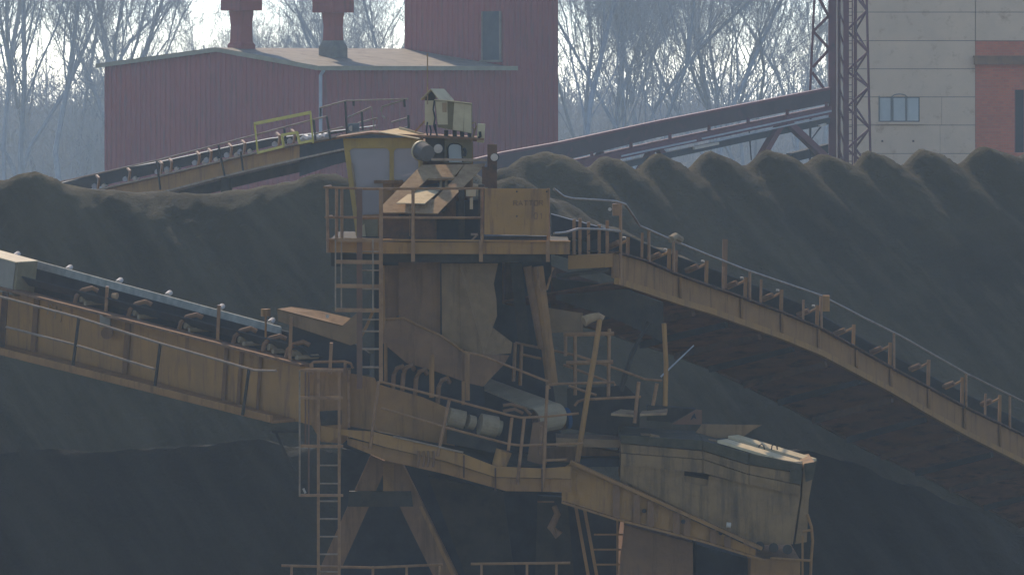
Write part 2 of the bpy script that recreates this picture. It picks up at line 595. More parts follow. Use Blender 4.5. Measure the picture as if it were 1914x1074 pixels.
m = MB()
clad(m, hp(0, 0, 0), hp(GL, 0, 0), gable_top, 0, -sdir)
clad(m, hp(0, SL, 0), hp(0, 0, 0), lambda t: gz_f, 0, -gdir)
m.build('wall', 'cladding', hall)
m = MB()
m.prism([hp(GL, 0.02, 0), hp(GL, SL, 0), hp(GL, SL, 12.6), hp(GL, 0.02, 12.6)], gdir * -0.05)
m.prism([hp(0.1, SL, 0), hp(GL, SL, 0), hp(GL, SL, 12.6), hp(0.1, SL, 12.6)], sdir * -0.05)
m.build('rear_wall', 'cladding', hall)
m = MB()
for (a0, z0, a1, z1) in ((-0.3, gz_f - 0.02, AP, gz_r + 0.03), (AP, gz_r + 0.03, GL + 0.3, gz_b - 0.02)):
    m.prism([hp(a0, -0.25, z0 + 0.1), hp(a1, -0.25, z1 + 0.1), hp(a1, SL if a0 > 1 else TS - 0.003, z1 + 0.1), hp(a0, SL if a0 > 1 else TS - 0.003, z0 + 0.1)], (0, 0, -0.1))
roof = m.build('roof', 'roof', hall)
m = MB()
for (a0, z0, a1, z1) in ((-0.3, gz_f - 0.02, AP, gz_r + 0.03), (AP, gz_r + 0.03, GL + 0.3, gz_b - 0.02)):
    m.prism([hp(a0, -0.29, z0 + 0.115), hp(a1, -0.29, z1 + 0.115), hp(a1, -0.29, z1 - 0.08), hp(a0, -0.29, z0 - 0.08)], sdir * 0.037)
m.prism([hp(-0.34, -0.29, gz_f + 0.09), hp(-0.34, SL - 2.9, gz_f + 0.09), hp(-0.34, SL - 2.9, gz_f - 0.1), hp(-0.34, -0.29, gz_f - 0.1)], gdir * 0.035)
m.build('fascia', 'fascia', roof)
m = MB()
m.tube([hp(-0.32, 0.02, gz_f - 0.1), hp(-0.12, 0.02, gz_f - 0.3), hp(-0.12, 0.02, 9.3)], 0.075, 10)
m.build('downpipe', 'pipegrey', hall)
# tall block
m = MB()
TG = 6.35
clad(m, hp(0.0, TS, 0), hp(TG, TS, 0), lambda t: 26.0, 12.6, -sdir)
clad(m, hp(0.0, SL, 0), hp(0.0, TS, 0), lambda t: 26.0, 12.76, -gdir)
m.prism([hp(TG, TS, 12), hp(TG, SL, 12), hp(TG, SL, 26), hp(TG, TS, 26)], gdir * -0.05)
m.prism([hp(0, SL, 12), hp(TG, SL, 12), hp(TG, SL, 26), hp(0, SL, 26)], sdir * -0.05)
m.prism([hp(0, TS, 26), hp(TG, TS, 26), hp(TG, SL, 26), hp(0, SL, 26)], (0, 0, 0.1))
tower = m.build('tall_block', 'cladding', hall)
m = MB()
wz0, wz1 = CZ + (HY - 112) * 189.5 / F, CZ + (HY - 21) * 189.5 / F
m.prism([hp(0.12, TS - 0.09, wz0), hp(1.2, TS - 0.09, wz0), hp(1.2, TS - 0.09, wz1), hp(0.12, TS - 0.09, wz1)], sdir * 0.04)
m.build('window', 'glassdark', tower)
m = MB()
for a in (0.08, 1.2):
    m.prism([hp(a, TS - 0.13, wz0), hp(a + 0.06, TS - 0.13, wz0), hp(a + 0.06, TS - 0.13, wz1), hp(a, TS - 0.13, wz1)], sdir * 0.1)
m.prism([hp(0.02, TS - 0.2, wz0 - 0.1), hp(1.3, TS - 0.2, wz0 - 0.1), hp(1.3, TS - 0.2, wz0 - 0.003), hp(0.02, TS - 0.2, wz0 - 0.003)], sdir * 0.18)
m.build('window_frame', 'roof', tower)


def vent(a, s, base, curb_h, neck_lo, neck_hi, hw_c, hw_n, hw_b, top, curbmat):
    def sq(hw, z):
        return [hp(a - hw, s - hw, z), hp(a + hw, s - hw, z), hp(a + hw, s + hw, z), hp(a - hw, s + hw, z)]

    def loft(rings):
        mm = MB()
        vs = [p for r_ in rings for p in r_]
        fs = [(3, 2, 1, 0)]
        for i in range(len(rings) - 1):
            for q in range(4):
                q2 = (q + 1) % 4
                fs.append((i * 4 + q, i * 4 + q2, i * 4 + 4 + q2, i * 4 + 4 + q))
        n = len(rings) - 1
        fs.append(tuple(n * 4 + q for q in range(4)))
        return mm.add(vs, fs)
    v = loft([sq(hw_n, neck_lo), sq(hw_n * 0.93, lerp(neck_lo, neck_hi, 0.5)), sq(hw_n * 1.08, neck_hi)]).build('roof_vent', 'ventred', hall)
    loft([sq(hw_c, base - 0.5), sq(hw_c, curb_h), sq(hw_n, neck_lo + 0.0)]).build('curb', curbmat, v)
    loft([sq(hw_b, neck_hi), sq(hw_b, top)]).build('cowl', 'ventred', v)


zz = lambda py, Y: CZ + (HY - py) * Y / F
vent(AP, 1.2, zz(97, 187), zz(84, 187), zz(78, 187), zz(20, 187), 0.43, 0.355, 0.64, zz(-60, 187), 'ventred')
vent(3.15, 3.75, zz(113, 187), zz(88, 187), zz(76, 187), zz(24, 187), 0.445, 0.32, 0.64, zz(-60, 187), 'ventgrey')

# ------------------------------------------------------------------ concrete and brick building
CY = 180.0
cb = thing('concrete_panel_building', 'grey concrete panel building with a red brick bay at the right edge', 'building', (P(1760, 0, CY).x, CY, 0))
Q = lambda px, py, d=0: P(px, py, CY) + Vector((0, d, 0))


def qbox(m, x0, y0, x1, y1, d0, d1):
    a, b = Q(x0, y1), Q(x1, y0)
    return m.box((a.x, CY + d0, a.z), (b.x, CY + d1, b.z))


m = MB()
gz = HY + CZ * F / CY                      # pixel row of the ground at this distance
qbox(m, 1580, -120, 1823, gz, 0.05, 9.0)
qbox(m, 1823, -120, 2010, gz, 0.35, 9.0)
m.build('core_wall', 'joint', cb)
m = MB()
rows = [-83, -30, 23, 76.5, 129, 181.5, 234, 287, 340, 393, 446, 500, 560, 620, gz]
WX0, WX1, WY0, WY1 = 1642, 1719, 182, 228
for a, b in zip(rows, rows[1:]):
    segs = [(1580, 1822.6)]
    if a == 181.5:
        segs = [(1580, WX0), (WX1, 1760), (1760.6, 1822.6)]
    elif a > 230:
        segs = [(1580, 1757), (1757.5, 1822.6)]
    for (x0, x1) in segs:
        qbox(m, x0, a + 0.5, x1, b - 0.5, 0.0, 0.05)
    if b < 80:
        for x0, x1 in ((1824, 1985), (1985.6, 2010)):
            qbox(m, x0, a + 0.5, x1, b - 0.5, 0.02, 0.35)
qbox(m, WX0, 228, WX1, 233.5, 0.0, 0.05)
m.build('panel_wall', 'panel', cb)
m = MB()
qbox(m, 1823.4, 77, 1897, gz, 0.06, 0.35)
qbox(m, 1897, 77, 2010, 168, 0.06, 0.35)
qbox(m, 1960, 168, 2010, gz, 0.06, 0.35)
qbox(m, 1897, 285, 1960, gz, 0.06, 0.35)
m.build('brick_bay', 'brick', cb)
m = MB()
qbox(m, 1820, 108, 2012, 121, -0.32, 0.06)
qbox(m, 1819, 104.5, 2012, 108, -0.38, 0.06)
m.build('ledge', 'brown', cb)
m = MB()
qbox(m, 1897, 168, 1960, 285, 0.24, 0.30)
dr = m.build('doorway', 'darkopen', cb)
m = MB()
for x in (1897, 1914, 1932):
    qbox(m, x, 168, x + 2.2, 285, 0.16, 0.24)
m.build('frame', 'redsteel', dr)
m = MB()
for (x0, x1) in ((1645, 1665), (1670, 1692.5), (1696, 1717)):
    qbox(m, x0, 183, x1, 226, 0.024, 0.035)
wn = m.build('window', 'pane', cb)
m = MB()
for x in (1642, 1666, 1693):
    qbox(m, x, 179.5, x + 2.6, 227.5, -0.03, 0.04)
for k in range(9):
    t0, t1 = math.pi * k / 9, math.pi * (k + 1) / 9
    c = 1681
    p0, p1 = Q(c - 13 * math.cos(t0), 181 - 5 * math.sin(t0), -0.01), Q(c - 13 * math.cos(t1), 181 - 5 * math.sin(t1), -0.01)
    m.beam(p0, p1, 0.04, 0.04)
m.build('frame', 'ventgrey', wn)
m = MB()
qbox(m, 1639, 227.8, 1724, 232, -0.14, 0.0)
m.build('sill', 'panel', wn)
m = MB()
for x in (1649, 1707):
    qbox(m, x - 1.6, 262, x + 1.6, 265.5, -0.06, 0.0)
m.build('bracket', 'rust', cb)

# ------------------------------------------------------------------ lattice tower
LY = 166.0
R_ = lambda px, py, d=0: P(px, py, LY) + Vector((0, d, 0))
lt = thing('lattice_tower', 'tall dark red lattice steel tower with ladder, in front of the concrete building', 'tower', (P(1575, 0, LY).x, LY, 0))
gl = HY + CZ * F / LY


def leg(x_top, x_bot, y0, y1, d, wdt, name='leg', mt='redsteel'):
    MB().beam(R_(x_top, y0, d), R_(x_bot, y1, d), wdt, wdt).build(name, mt, lt)


leg(1524, 1514, -40, 175, 0.0, 0.09)
leg(1554, 1556, -40, gl, 0.0, 0.24)
leg(1569, 1569, -40, gl, 0.2, 0.12)
leg(1580, 1580, -40, gl, -0.25, 0.19)
leg(1604, 1604, -40, gl, 1.4, 0.13)
leg(1619, 1627, -40, 300, 0.0, 0.09)
leg(1566, 1566, -40, gl, 1.5, 0.10)
m = MB()
for (x0, y0, x1, y1) in ((1553, 38, 1524, -15), (1553, 26, 1521, 58), (1521, 60, 1556, 98), (1556, 86, 1519, 126), (1518, 135, 1540, 166)):
    m.beam(R_(x0, y0), R_(x1, y1), 0.11, 0.11)
m.build('side_bracing', 'redsteel', lt)
m = MB()
ys = [-30, 20, 57, 97, 133, 163, 200, 240, 278, 316]
for i, (a, b) in enumerate(zip(ys, ys[1:])):
    xr = lambda y: 1619 + 8 * (y + 40) / 340
    if i % 2 == 0:
        m.beam(R_(1582, a, -0.1), R_(xr(b), b, -0.05), 0.085, 0.085)
        m.beam(R_(1604, a, 1.4), R_(xr(b), b, 0.06), 0.06, 0.06)
    else:
        m.beam(R_(xr(a), a, -0.05), R_(1582, b, -0.1), 0.085, 0.085)
        m.beam(R_(xr(a), a, 0.06), R_(1604, b, 1.4), 0.06, 0.06)
    m.beam(R_(1569, a, 0.2), R_(1580, b, -0.2), 0.05, 0.05)
m.build('front_bracing', 'redsteel', lt)
m = MB()
for x in (1587.5, 1595):
    m.beam(R_(x, -40, 0.5), R_(x, gl, 0.5), 0.045, 0.045)
y = -36
while y < 420:
    m.beam(R_(1587.5, y, 0.5), R_(1595, y, 0.5), 0.03, 0.03)
    y += 13
m.build('ladder', 'redsteel', lt)

# ------------------------------------------------------------------ red inclined conveyor behind the right stockpile
cv = thing('inclined_conveyor', 'dark red covered conveyor climbing to the lattice tower behind the cone peaks', 'conveyor', P(1250, 330, 158))


def cY(px):
    return lerp(148.0, 165.4, (px - 940) / (1550 - 940))


def K(px, py, d=0.0):
    return P(px, py, cY(px)) + Vector((0, d, 0))


c_top = [(700, 344), (937, 287), (1043, 268), (1229, 228), (1552, 165)]
c_bot = [(700, 392), (937, 335), (1043, 303), (1229, 257), (1552, 193)]
m = MB()
for (a, b, c, d) in zip(c_top, c_top[1:], c_bot, c_bot[1:]):
    m.prism([K(*a), K(*b), K(*d), K(*c)], (0, 1.6, 0))
m.build('gallery', 'gallery', cv)
m = MB()
for (a, b) in zip(c_top, c_top[1:]):
    m.prism([K(a[0], a[1] + 3, -0.08), K(b[0], b[1] + 3, -0.08), K(b[0], b[1] - 2, -0.08), K(a[0], a[1] - 2, -0.08)], (0, 1.8, 0))
m.build('gallery_roof', 'redsteel', cv)
for dd in (-0.1, 1.7):
    m = MB()
    m.beam(K(900, 347, dd), K(1229, 273, dd), 0.14, 0.3)
    m.beam(K(1229, 273, dd), K(1552, 206, dd), 0.14, 0.3)
    m.build('chord', 'redsteel', cv)
m = MB()
for px in range(960, 1550, 73):
    yt, yb = interp(c_bot, px), interp([(900, 347), (1229, 273), (1552, 206)], px)
    m.beam(K(px, yt - 4, -0.1), K(px, yb, -0.1), 0.12, 0.12)
m.build('hanger', 'redsteel', cv)
m = MB()
m.prism([K(1150, 306, 0.1), K(1552, 220, 0.1), K(1552, 232, 0.1), K(1150, 318, 0.1)], (0, 1.3, 0))
m.build('return_belt', 'rubber', cv)
m = MB()
m.beam(K(1160, 291.5, -0.3), K(1300, 262, -0.3), 0.07, 0.06)
m.beam(K(1310, 259, -0.3), K(1552, 207.5, -0.3), 0.07, 0.06)
m.beam(K(1335, 264, -0.3), K(1545, 218, -0.3), 0.05, 0.05)
m.build('cable_tray', 'pipegrey', cv)
m = MB()
m.beam(K(1296, 277, -0.45), K(1341, 267.5, -0.45), 0.10, 0.09)
m.build('glint_pipe', 'white', cv)  # pipe coloured white to stand in for a sun glint
m = MB()
m.beam(K(1530, 235, -0.45), K(1541, 232, -0.45), 0.10, 0.09)
m.build('glint_pipe', 'white', cv)
for pts in (((1464, 222), (1411, 312)), ((1464, 222), (1548, 300))):
    m = MB()
    m.beam(K(pts[0][0], pts[0][1], -0.12), K(pts[1][0], pts[1][1], -0.12), 0.26, 0.26)
    p = K(pts[1][0], pts[1][1], -0.12)
    m.beam(p, Vector((p.x + (p.x - K(pts[0][0], 0).x) * 1.2, p.y, 0)), 0.26, 0.26)
    m.build('support_leg', 'redsteel', cv)
for pts in (((1225, 270), (1190, 330)), ((1225, 270), (1270, 330)), ((1125, 285), (1085, 345))):
    m = MB()
    m.beam(K(pts[0][0], pts[0][1], 0.4), K(pts[1][0], pts[1][1], 0.4), 0.22, 0.22)
    p = K(pts[1][0], pts[1][1], 0.4)
    m.beam(p, Vector((p.x + (p.x - K(pts[0][0], 0).x) * 2, p.y, 0)), 0.22, 0.22)
    m.build('support_leg', 'redsteel', cv)
m = MB()
m.beam(K(1402, 245, 0.6), K(1406, 300, 0.6), 0.05, 0.05)
m.beam(K(1517, 210, 0.6), K(1516, 300, 0.6), 0.08, 0.08)
m.beam(K(1516, 262, 0.2), K(1536, 236, 0.2), 0.04, 0.04)
m.build('hanger_rod', 'dark', cv)
m = MB()
m.beam(K(1480, 296, 1.2), K(1552, 278, 1.2), 0.3, 0.35)
m.build('lower_beam', 'dark', cv)

# ------------------------------------------------------------------ bare trees
def make_tree(seed, h, spread, forks=1, twigs=1.0):
    """returns (trunk MB, crown MB) of a bare deciduous tree standing at the origin"""
    rnd = random.Random(seed)
    T, Cn = MB(), MB()

    def branch(p, d, r, L_, lvl):
        nseg = 4 if lvl < 2 else 3
        pts = [p]
        dd = d.copy()
        for i in range(nseg):
            dd = (dd + Vector((rnd.gauss(0, 1), rnd.gauss(0, 1), rnd.gauss(0.25, 0.8))) * (0.15 + 0.04 * lvl)).normalized()
            pts.append(pts[-1] + dd * (L_ / nseg))
        (T if lvl < 2 else Cn).tube(pts, r, 5 if lvl < 2 else 3, r * (0.45 if lvl else 0.6))
        if lvl >= 5 or r < 0.0085:
            return
        n = [10, 8, 7, 5, 3][lvl]
        n = max(2, int(round(n * (twigs if lvl >= 2 else 1))))
        for k in range(n):
            t = (k + 1 + rnd.random() * 0.6) / (n + 0.6)
            t = min(1.0, (0.30 + 0.70 * t) if lvl == 0 else (0.18 + 0.82 * t))
            f_ = t * nseg
            i = min(int(f_), nseg - 1)
            q = pts[i].lerp(pts[i + 1], f_ - i)
            ax = (pts[i + 1] - pts[i]).normalized()
            ang = rnd.random() * 2 * math.pi
            side = ax.orthogonal().normalized()
            side.rotate(Matrix.Rotation(ang, 3, ax))
            sp = rnd.uniform(0.35, 0.80) * (spread if lvl else 0.75)
            nd = (ax * math.cos(sp) + side * math.sin(sp) + Vector((0, 0, 0.25))).normalized()
            rr = r * (1 - 0.5 * t) * (rnd.uniform(0.30, 0.48) if lvl == 0 else rnd.uniform(0.42, 0.58))
            branch(q, nd, max(rr, 0.009), L_ * rnd.uniform(0.42, 0.62) * (1.05 - 0.3 * t), lvl + 1)
    for k in range(forks):
        a = rnd.random() * 6.28
        lean = 0.05 if forks == 1 else 0.22
        branch(Vector((math.cos(a) * 0.1 * (forks - 1), math.sin(a) * 0.1 * (forks - 1), -0.1)), Vector((math.cos(a) * lean, math.sin(a) * lean, 1)).normalized(), h * (0.0085 if forks == 1 else 0.0068), h * 0.78, 0)
    return T, Cn


protos = []
specs = [(11, 22, 0.9, 1, 0.9), (23, 20, 1.05, 2, 0.8), (37, 24, 0.8, 1, 0.9), (41, 19, 1.15, 1, 1.0), (59, 21, 0.85, 3, 0.65), (67, 18, 1.2, 1, 1.0)]
kinds = ['slender straight', 'twin-stemmed', 'tall narrow', 'broad spreading', 'three-stemmed', 'short wide-crowned']
for sp in specs:
    T, Cn = make_tree(*sp)
    protos.append((T, Cn, [None, None]))
place_rng = random.Random(5)
ORD = ['first', 'second', 'third', 'fourth', 'fifth', 'sixth', 'seventh', 'eighth', 'ninth', 'tenth', 'eleventh', 'twelfth', 'thirteenth', 'fourteenth', 'fifteenth', 'sixteenth']


def place_tree(px, Y, kind, sc, label, group):
    p = P(px, 0, Y)
    T, Cn, cache = protos[kind]
    t = thing('bare_tree', label, 'tree', (p.x, Y, 0), group)
    for i, (mb, nm, mt) in enumerate(((T, 'trunk', 'bark'), (Cn, 'crown', 'twig'))):
        if cache[i] is None:
            me = bpy.data.meshes.new(nm)
            me.from_pydata(mb.v, [], mb.f)
            me.materials.append(M[mt])
            cache[i] = me
        o = bpy.data.objects.new(nm, cache[i])
        COL.objects.link(o)
        o.parent = t
    t.rotation_euler = (0, 0, place_rng.random() * 6.28)
    t.scale = (sc, sc, sc * place_rng.uniform(0.95, 1.08))


right = [(1062, 236, 0, 1.0), (1084, 262, 3, 1.0), (1112, 282, 1, 1.0), (1143, 252, 4, 1.05), (1176, 296, 2, 1.0), (1200, 258, 5, 1.15), (1250, 240, 1, 1.0), (1290, 250, 0, 1.0),
         (1318, 262, 2, 0.95), (1352, 292, 3, 1.05), (1392, 260, 4, 0.95), (1428, 275, 5, 1.1), (1462, 262, 0, 0.82), (1500, 280, 3, 0.88), (1540, 285, 2, 0.9)]
for i, (px, Y, k, s) in enumerate(right):
    place_tree(px, Y * 1.25, k, s * 1.25, '%s bare tree, %s from the left between the red hall and the lattice tower' % (kinds[k], ORD[i]), 'bare trees behind the red conveyor')
left = [(-45, 250, 3, 1.15), (5, 262, 4, 1.05), (45, 244, 0, 1.05), (85, 270, 5, 1.15), (120, 256, 2, 0.95), (182, 248, 0, 0.93), (226, 258, 3, 1.0), (262, 285, 5, 0.80), (28, 285, 2, 1.1), (66, 262, 5, 1.1), (145, 275, 4, 1.05), (205, 290, 2, 0.95), (245, 265, 0, 0.85)]
left.sort()
for i, (px, Y, k, s) in enumerate(left):
    place_tree(px, Y * 1.4, k, s * 1.4, '%s bare tree, %s from the left in the wood left of the red hall' % (kinds[k], ORD[i]), 'bare trees left of the hall')
mid = [(345, 330, 5, 0.82), (410, 320, 4, 0.62), (512, 330, 4, 0.80), (536, 325, 1, 0.72), (572, 300, 5, 0.80), (596, 270, 3, 0.72), (682, 268, 4, 0.95), (722, 258, 1, 0.93), (752, 280, 0, 0.9), (655, 300, 3, 0.9)]
for i, (px, Y, k, s) in enumerate(mid):
    place_tree(px, Y * 1.2, k, s * 1.2, ('%s bare tree, %s from the left above the hall roof' % (kinds[k], ORD[i])), 'bare trees showing over the hall roof')

# far-off wood: one tangled mass of saplings and undergrowth
rw = random.Random(77)
wm = MB()
for i in range(3600):
    Y = rw.uniform(370, 500)
    x = rw.uniform(-0.128, 0.128) * Y
    pxx = CX + x / Y * F
    hh = rw.uniform(5, 11) if rw.random() < 0.6 else rw.uniform(9, 14.5)
    if 290 < pxx < 520:
        hh = min(hh, 12.5)
    base = Vector((x, Y, 0))
    r0 = rw.uniform(0.04, 0.11)
    lean = Vector((rw.gauss(0, 0.06), rw.gauss(0, 0.06), 1))
    wm.tube([base, base + lean * hh * 0.5, base + lean * hh], r0, 3, 0.02)
    for k in range(9):
        t = rw.uniform(0.12, 0.95)
        q = base + lean * hh * t
        L_ = hh * rw.uniform(0.12, 0.3)
        d_ = Vector((rw.gauss(0, 0.6), rw.gauss(0, 0.4), rw.uniform(0.3, 1.0))).normalized()
        wm.tube([q, q + d_ * L_], 0.045, 3, 0.012)
        for z in range(2):
            q2 = q + d_ * L_ * rw.uniform(0.3, 0.9)
            e_ = (d_ + Vector((rw.gauss(0, 0.6), rw.gauss(0, 0.5), rw.uniform(0, 0.6)))).normalized()
            wm.tube([q2, q2 + e_ * L_ * 0.6], 0.03, 3, 0.01)
tag(wm.build('far_wood', 'twig'), kind='stuff')


# ------------------------------------------------------------------ yellow belt conveyor climbing behind the left stockpile
def bY(px):
    return lerp(128.0, 112.0, (px - 120) / 640)


def Bk(px, py, d=0.0):
    return P(px, py, bY(px)) + Vector((0, d, 0))


bc = thing('belt_conveyor', 'ochre belt conveyor climbing rightwards behind the left stockpile towards the cabin', 'conveyor', P(380, 560, 121))
gt = [(60, 386), (205, 351), (298, 330), (416, 302), (484, 285), (620, 258), (700, 243)]
gb = [(60, 416), (205, 383), (315, 357), (430, 327), (529, 304), (640, 280), (700, 268)]
xs = [60, 205, 300, 420, 500, 560, 640, 700]
m = MB()
for a, b in zip(xs, xs[1:]):
    m.prism([Bk(a, interp(gt, a)), Bk(b, interp(gt, b)), Bk(b, interp(gb, b)), Bk(a, interp(gb, a))], (0, 0.12, 0))
m.build('girder', 'ochre', bc)
m = MB()
for a, b in zip(xs, xs[1:]):
    m.beam(Bk(a, interp(gb, a) + 1, -0.05), Bk(b, interp(gb, b) + 1, -0.05), 0.3, 0.05)
    m.beam(Bk(a, interp(gt, a) - 0.5, -0.02), Bk(b, interp(gt, b) - 0.5, -0.02), 0.26, 0.04)
m.build('girder_flange', 'railgrey', bc)
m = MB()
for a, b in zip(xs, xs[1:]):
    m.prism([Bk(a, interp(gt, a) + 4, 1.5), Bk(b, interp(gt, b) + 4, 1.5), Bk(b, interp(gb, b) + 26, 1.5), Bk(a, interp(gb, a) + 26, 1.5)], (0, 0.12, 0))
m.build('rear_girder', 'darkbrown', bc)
bt = [(60, 356), (176, 324), (298, 303), (382, 285), (484, 262), (640, 244), (700, 236)]
m = MB()
for a, b in zip(xs, xs[1:]):
    m.prism([Bk(a, interp(bt, a), 0.35), Bk(b, interp(bt, b), 0.35), Bk(b, interp(gt, b) - 7, 0.55), Bk(a, interp(gt, a) - 7, 0.55)], (0, 0.9, 0.02))
m.build('belt', 'rubber', bc)
proto = None
for px in (182, 240, 300, 318, 370, 392, 430, 455, 520, 548):
    yg = interp(gt, px)
    f_ = MB()
    f_.beam(Bk(px, yg, 0.1), Bk(px + 3, yg - 24, 0.05), 0.06, 0.07)
    f_.beam(Bk(px + 3, yg - 23, 0.05), Bk(px - 4, yg - 29, 0.3), 0.06, 0.06)
    fo = f_.build('idler_frame', 'rail', bc)
    MB().cyl(Bk(px - 8, yg - 8, 0.25), Bk(px - 5, yg - 10, 0.95), 0.075, 10).build('roller', 'pipegrey', fo)
    MB().cyl(Bk(px + 10, yg - 9, 0.2), Bk(px + 12, yg - 11, 0.9), 0.06, 10).build('roller', 'white', fo)
hr = [(60, 354), (120, 338), (300, 298), (481, 251), (583, 224), (612, 217)]
railing(bc, [[Bk(x, y, -0.45) for x, y in hr], [Bk(590, 250, -0.45), Bk(643, 237, -0.45)], [Bk(600, 201, -0.3), Bk(648, 188, -0.3), Bk(761, 185, 0.4)],
             [Bk(652, 219, -0.4), Bk(695, 200, -0.4), Bk(701, 246, -0.4)], [Bk(669, 230, 0.6), Bk(704, 221, 0.6)], [Bk(731, 229, 0.6), Bk(762, 220, 0.6)],
             [Bk(715, 199, -0.2), Bk(755, 187, 0.3)], [Bk(715, 199, -0.2), Bk(713, 208, -0.2), Bk(715, 216, -0.2), Bk(720, 221, -0.2)]],
        [(Bk(295, 298, -0.45), Bk(302, 353, -0.45)), (Bk(410, 270, -0.45), Bk(422, 328, -0.45)), (Bk(452, 283, -0.45), Bk(456, 318, -0.45)), (Bk(533, 240, -0.45), Bk(536, 268, -0.45)),
         (Bk(588, 224, -0.45), Bk(591, 262, -0.45)), (Bk(612, 218, -0.45), Bk(619, 260, -0.45)), (Bk(600, 201, -0.3), Bk(600, 222, -0.3)), (Bk(646, 189, -0.3), Bk(650, 262, -0.3)),
         (Bk(677, 209, -0.4), Bk(679, 243, -0.4)), (Bk(661, 186, 0), Bk(661, 198, 0)), (Bk(755, 186, 0.3), Bk(756, 200, 0.3)), (Bk(762, 216, 0.6), Bk(763, 240, 0.6))],
        'railgrey', 0.026, 0.03, 'darkbrown')
m = MB()
gl_ = [(484, 285), (478, 231), (582, 210), (587, 267)]
for a, b in zip(gl_, gl_[1:]):
    m.beam(Bk(a[0], a[1], -0.52), Bk(b[0], b[1], -0.52), 0.05, 0.085)
gi = [(484, 285), (532, 273), (529, 252), (557, 247), (562, 267), (587, 262)]
for a, b in zip(gi, gi[1:]):
    m.beam(Bk(a[0], a[1], -0.525), Bk(b[0], b[1], -0.525), 0.045, 0.07)
m.build('guard_frame', 'yellow', bc)
m = MB()
for k in range(4):
    m.tube([Bk(564 + 12 * k, 262 - k, 0.1), Bk(571 + 12 * k, 257 - k, 0.15), Bk(579 + 11 * k, 261 - 2 * k, 0.1)], 0.09, 7)
m.build('wrapped_hose', 'pipegrey', bc)
m = MB()
m.prism([Bk(650, 231, 0), Bk(671, 230, 0), Bk(671, 254, 0), Bk(650, 254, 0)], (0, 0.4, 0))
dm = m.build('drive_box', 'glassdark', bc)
MB().cyl(Bk(657, 240, -0.04), Bk(657, 240, 0.02), 0.075, 14, 0.06).build('end_ring', 'white', dm)
m = MB()
m.prism([Bk(560, 272), Bk(760, 238), Bk(760, 262), Bk(560, 330)], (0, 1.9, 0))
m.build('head_frame', 'dark', bc)
for px in (150, 420, 660):
    m = MB()
    for dd in (0.1, 1.5):
        p = Bk(px, interp(gb, px), dd)
        m.beam(p, (p.x, p.y, 0), 0.22, 0.22)
    m.build('trestle', 'darkbrown', bc)

# ------------------------------------------------------------------ right boom: descends and runs away from the viewer
TR = Vector((-0.89, 0.45, 0))


def rY(px):
    return lerp(80.3, 100.0, (px - 1150) / (1914 - 1150))


def Rb(px, py, o=0.0, dz=0.0):
    return P(px, py, rY(px)) + TR * o + Vector((0, 0, dz))


rb = thing('boom_conveyor', 'long ochre boom conveyor with handrail, descending to the right edge', 'conveyor', P(1530, 900, 90))
rt = [(1110, 460), (1151, 474), (1197, 486), (1261, 514), (1307, 530), (1375, 554), (1458, 585), (1529, 614), (1659, 686), (1799, 761), (1914, 816), (2080, 905)]
rbm = [(1110, 520), (1147, 531), (1200, 548), (1255, 567), (1320, 586), (1384, 609), (1452, 633), (1520, 660), (1659, 734), (1776, 803), (1914, 872), (2080, 962)]
rx = [1147, 1200, 1261, 1320, 1384, 1458, 1529, 1595, 1659, 1730, 1799, 1860, 1914, 2080]
T_, B_ = (lambda x: interp(rt, x)), (lambda x: interp(rbm, x))
m = MB()
for a, b in zip(rx, rx[1:]):
    m.prism([Rb(a, T_(a)), Rb(b, T_(b)), Rb(b, B_(b) - 12), Rb(a, B_(a) - 12)], TR * 0.05)
gr_ = m.build('girder', 'dusty', rb)
m = MB()
for a, b in zip(rx, rx[1:]):
    m.beam(Rb(a, B_(a) - 6, -0.06), Rb(b, B_(b) - 6, -0.06), 0.10, 0.12)
m.build('lower_flange', 'ochre', rb)
m = MB()
for a, b in zip(rx, rx[1:]):
    m.beam(Rb(a, T_(a) - 1.5, 0), Rb(b, T_(b) - 1.5, 0), 0.22, 0.03)
m.build('upper_flange', 'rust', rb)
for px in (1268, 1383, 1458, 1527, 1598, 1662, 1733, 1800, 1866):
    MB().beam(Rb(px, T_(px) + 1, -0.04), Rb(px + 1, B_(px) - 13, -0.04), 0.05, 0.08).build('stiffener', 'dusty', gr_)
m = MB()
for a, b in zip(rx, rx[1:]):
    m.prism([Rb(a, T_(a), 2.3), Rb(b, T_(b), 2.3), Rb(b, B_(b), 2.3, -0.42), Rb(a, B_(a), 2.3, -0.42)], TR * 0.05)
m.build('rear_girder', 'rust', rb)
m = MB()
for a, b in zip(rx, rx[1:]):
    m.prism([Rb(a, B_(a) - 2, 0.02), Rb(b, B_(b) - 2, 0.02), Rb(b, B_(b), 2.3, -0.38), Rb(a, B_(a), 2.3, -0.38)], (0, 0, 0.03))
tray = m.build('spill_tray', 'spill', rb)
for px in range(1180, 2050, 62):
    MB().beam(Rb(px, B_(px), 0.1, -0.03), Rb(px + 20, B_(px + 20), 2.25, -0.44), 0.10, 0.14).build('cross_member', 'rust' if (px // 62) % 2 else 'dark', tray)
